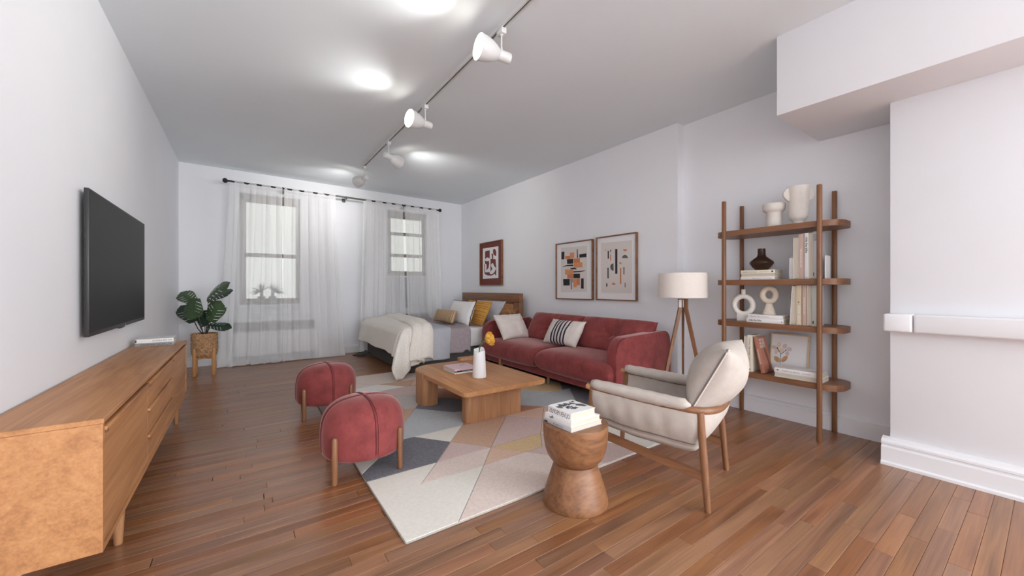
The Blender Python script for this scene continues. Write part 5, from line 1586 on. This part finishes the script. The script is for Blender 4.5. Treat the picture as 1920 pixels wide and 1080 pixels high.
# ---- turned side table and its books
st = thing('side_table', 'turned hourglass wooden side table in front of the armchair', 'side table', (1.415, 1.437, 0))
def smooth_prof(prof, m=4):
    out = []
    for i in range(len(prof) - 1):
        p0, p1, p2, p3 = prof[max(i - 1, 0)], prof[i], prof[i + 1], prof[min(i + 2, len(prof) - 1)]
        for k in range(m):
            f = k / m
            out.append(tuple(.5 * (2 * p1[j] + (p2[j] - p0[j]) * f + (2 * p0[j] - 5 * p1[j] + 4 * p2[j] - p3[j]) * f * f + (-p0[j] + 3 * p1[j] - 3 * p2[j] + p3[j]) * f ** 3) for j in (0, 1)))
    return out + [prof[-1]]
obj('base', MB().lathe([(.001, 0)] + smooth_prof([(.162, 0), (.166, .003), (.164, .03), (.148, .085), (.128, .145), (.113, .19), (.110, .203)]) + [(.001, .203)], 64), M['acac'], st, angle=50)
obj('top', MB().lathe([(.001, .2035)] + smooth_prof([(.106, .2035), (.112, .206), (.132, .226), (.150, .258), (.160, .30), (.1655, .35), (.166, .40), (.1645, .4045), (.162, .405)]) + [(.001, .405)], 64), M['acac'], st, angle=50)
gB = 'books on the side table'
book('grey book on the side table, lowest of three', .205, .215, .022, M['bkgrey'], fY(1.290, 1.541, .405),
     [('KAROLI', .012, .075, .006, M['ink'], dict(width=.07))], [('spine_tab', MB().box(.005, .03, -.0009, -.0004, .002, .010), M['ink'])], gB)
book('white book on the side table, middle of three', .196, .205, .026, M['bkwhite'], fY(1.292, 1.536, .427), [], [('spine_print', MB().prism([(.035, .014), (.05, .016), (.06, .025), (.066, .024), (.07, .012), (.06, .01), (.045, .006)], 0, .0004, 0, MX((0, -.0006, 0), (1, 0, 0), (0, 0, 1), (0, -1, 0))), M['dark'])], gB)
pr = MB(); rg = random.Random(3)
for k in range(26):
    a, b = rg.uniform(.02, .12), rg.uniform(.02, .15)
    pr.prism([(a + rg.uniform(-.014, .014) + .010 * math.cos(t), b + .016 * math.sin(t)) for t in (0, .9, 1.9, 3, 4, 5.2)], .0361, .0362 + .00001 * k)
book('white photo book on the side table, uppermost of three', .172, .170, .036, M['bkwhite'], fY(1.305, 1.525, .453),
     [('OLIVER PEOPLES', .032, .012, .006, M['ink'], dict(mirror=True, width=.15))], [('cover_photo', pr, M['artg'])], gB)

# ---- armchair
ac = thing('armchair', 'oatmeal sling armchair with wooden frame and thick head cushion', 'armchair', (2.0402, 1.3499, 0), math.radians(17.32))
# wooden rail
hw = .272
def rail_pt(t):
    """t from -1 (near front tip) round the back to +1"""
    a = abs(t); s = -1 if t < 0 else 1
    yf, yb0, yb1 = .335, -.17, -.335
    if a > .5:
        k = (a - .5) / .5
        return Vector((s * hw, yb0 + (yf - yb0) * k, .487 + .030 * k ** 1.3))
    th = a / .5 * PI / 2
    return Vector((s * hw * math.sin(th) ** .75, yb0 + (yb1 - yb0) * math.cos(th) ** .75, .487 - .012 * math.cos(th)))
pts = [rail_pt(-1 + 2 * i / 72) for i in range(73)]
obj('rail', MB().tube(pts, [.0165 if .12 < i / 72 < .88 else .0155 for i in range(73)], 12, sx=1.0, sy=1.25, up=(0, 0, 1)), M['walY'], ac)
for i in (0, -1):
    d = (pts[i] - pts[1 if i == 0 else -2]).normalized()
    obj('rail_tip', MB().tube([pts[i] - d * .01, pts[i] + d * .014, pts[i] + d * .022], [.0185, .0175, .008], 12), M['oakY'], ac)
def cleg(top, bot, r0, r1):
    m = (Vector(top) + Vector(bot)) / 2
    return MB().tube([bot, Vector(bot) * .97 + Vector(top) * .03, m, top], [r1 * .92, r1, (r0 + r1) / 2 + .002, r0], 14, up=(0, 1, 0))
LEG = {}
for s in (-1, 1):
    LEG[(s, 'r')] = ((s * .258, -.262, .478), (s * .277, -.30, 0))
    LEG[(s, 'f')] = ((s * .268, .318, .500), (s * .277, .352, 0 if s < 0 else RUGZ))
for (s, e), (tp, bt) in LEG.items():
    if e == 'f' : bt = (bt[0], bt[1], RUGZ)
    obj('leg', cleg(tp, bt, .0175, .0155), M['walZ'], ac)
def bar(a, b, w, h):
    a, b = Vector(a), Vector(b); d = (b - a).normalized(); side = d.cross(Vector((0, 0, 1))).normalized(); up = side.cross(d)
    v = []
    for P in (a, b):
        for x, z in ((-1, -1), (1, -1), (1, 1), (-1, 1)): v.append(P + side * x * w / 2 + up * z * h / 2)
    bm = bmesh.new(); bv = [bm.verts.new(p) for p in v]
    for f in [(0, 1, 2, 3), (7, 6, 5, 4), (0, 4, 5, 1), (1, 5, 6, 2), (2, 6, 7, 3), (3, 7, 4, 0)]: bm.faces.new([bv[i] for i in f])
    bmesh.ops.bevel(bm, geom=bm.edges[:], offset=.004, segments=2, affect='EDGES', clamp_overlap=True)
    return MB().bm_add(bm)
def lp_(s, e, z):
    tp, bt = LEG[(s, e)]; k = z / tp[2]
    return Vector(bt) + (Vector(tp) - Vector(bt)) * k
for s in (-1, 1):
    obj('side_stretcher', bar(lp_(s, 'r', .165), lp_(s, 'f', .27), .022, .045), M['walY'], ac)
# sling
def lerp(a, b, t): return a + (b - a) * t
def sling(u, v):
    """u across: -1 near arm .. +1 far arm (round the back in the middle); v down from rail to the middle of the seat"""
    t = -1 + 2 * u
    R = rail_pt(t * .985)
    a = abs(t)
    back = max(0, 1 - a / .5)                      # 1 at the middle of the back
    zb = .262 - .035 * math.cos(min(1, a) * PI / 2) + .02 * max(0, (R.y - .1) / .24)
    prof = [(0, 0, 0), (.16, -.01, .05), (.34, -.005, .12), (.52, .0, .19)]
    if v < .55:
        k = v / .55
        out = .010 * math.sin(k * PI) * (1 - .2 * back)
        sc_ = 1 - .11 * k ** 1.6 - .06 * k ** 4
        x = R.x * (sc_ + out / hw); y = lerp(R.y, R.y * (1 - .25 * k ** 1.8 * back) + .0, 1) + (.055 * k ** 1.5) * back - out * back
        z = lerp(R.z - .004, zb + .055, k)
    else:
        k = (v - .55) / .45
        sc_ = (1 - .17) * math.cos(k * PI / 2) ** .8
        x = R.x * sc_
        y0_ = R.y * (1 - .25 * back) + .055 * back
        cy_ = lerp(.02, R.y, min(1, max(0, (a - .45) / .5)))
        y = lerp(y0_, cy_, 1 - math.cos(k * PI / 2) ** .8)
        z = zb + .055 * (1 - math.sin(k * PI / 2)) ** 1.3
    z += .003 * mnoise.noise((x * 12, y * 12, z * 12))
    wr_ = .004 * math.sin(R.y * 62 + x * 9) * math.sin(min(1, v / .55) * PI) * (1 if a > .5 else .3)
    x += wr_ * (1 if R.x > 0 else -1)
    return (x, y, z)
slg = obj('sling', MB().grid(sling, 96, 40), M['linen'], ac, angle=180)
sm = slg.modifiers.new('thickness', 'SOLIDIFY'); sm.thickness = .022; sm.offset = 0
# padded roll over each arm
for s in (-1, 1):
    ap = []; rr = []
    for i in range(24):
        k = i / 23
        t = s * (1 - .56 * k)
        p = rail_pt(t * .985) + Vector((-s * .004, 0, .021 + .0012 * math.sin(i * 1.9) + .001 * math.sin(i * 3.1)))
        ap.append(p)
        rr.append((.029 + .007 * math.sin(k * PI)) * (1 if .03 < k < .93 else .8 if k < .5 else .62 if k < .98 else .3))
    obj('arm_pad', MB().tube(ap, rr, 16, sx=1.05, sy=.95, up=(0, 0, 1)), M['linen'], ac, angle=180)
# seat pad
def seatpad(u, v):
    a = 2 * PI * u; b = -PI / 2 + PI * v
    n = .45
    cx_ = math.copysign(abs(math.cos(a)) ** n, math.cos(a)); sy_ = math.copysign(abs(math.sin(a)) ** n, math.sin(a))
    return (.20 * cx_ * math.cos(b) ** .4, .055 + .265 * sy_ * math.cos(b) ** .4, .335 + .045 * math.sin(b) + .05 * (.055 + .265 * sy_))
obj('seat_pad', MB().grid(seatpad, 48, 20), M['linen'], ac, merge=True, angle=180)
# seam welt along the lower near side
wl = [Vector(sling(u / 60., .50)) + Vector((-.013 if u < 30 else .013, 0, 0)) for u in range(0, 22)]
obj('seam_welt', MB().tube(wl, .004, 6), M['zip'], ac)
# head cushion, leaning back on the rail
up = Vector((0, -.155, .30)).normalized()
hcx = frame_xy((0, -.298, .632), (1, 0, 0), up)
hm = pillow_mb(.52, .375, .27, .045, 30, .004, 5, .52, 1.9)
hcu = obj('head_cushion', hm, M['linen'], ac, merge=True, angle=180)
hcu.matrix_local = hcx
lp = edge_loop(.52, .375, .045, 20, .002)
zp = [p for p in lp if p[0] < -.2 and abs(p[1]) < .21]
zp.sort(key=lambda p: p[1])
obj('zip', MB().tube([Vector(p) + Vector((0, 0, -.005)) for p in zp], .0032, 6), M['zip'], hcu)
obj('zip_piping', MB().tube([Vector(p) + Vector((0, 0, .002)) for p in zp], .0032, 6), M['linenw'], hcu)
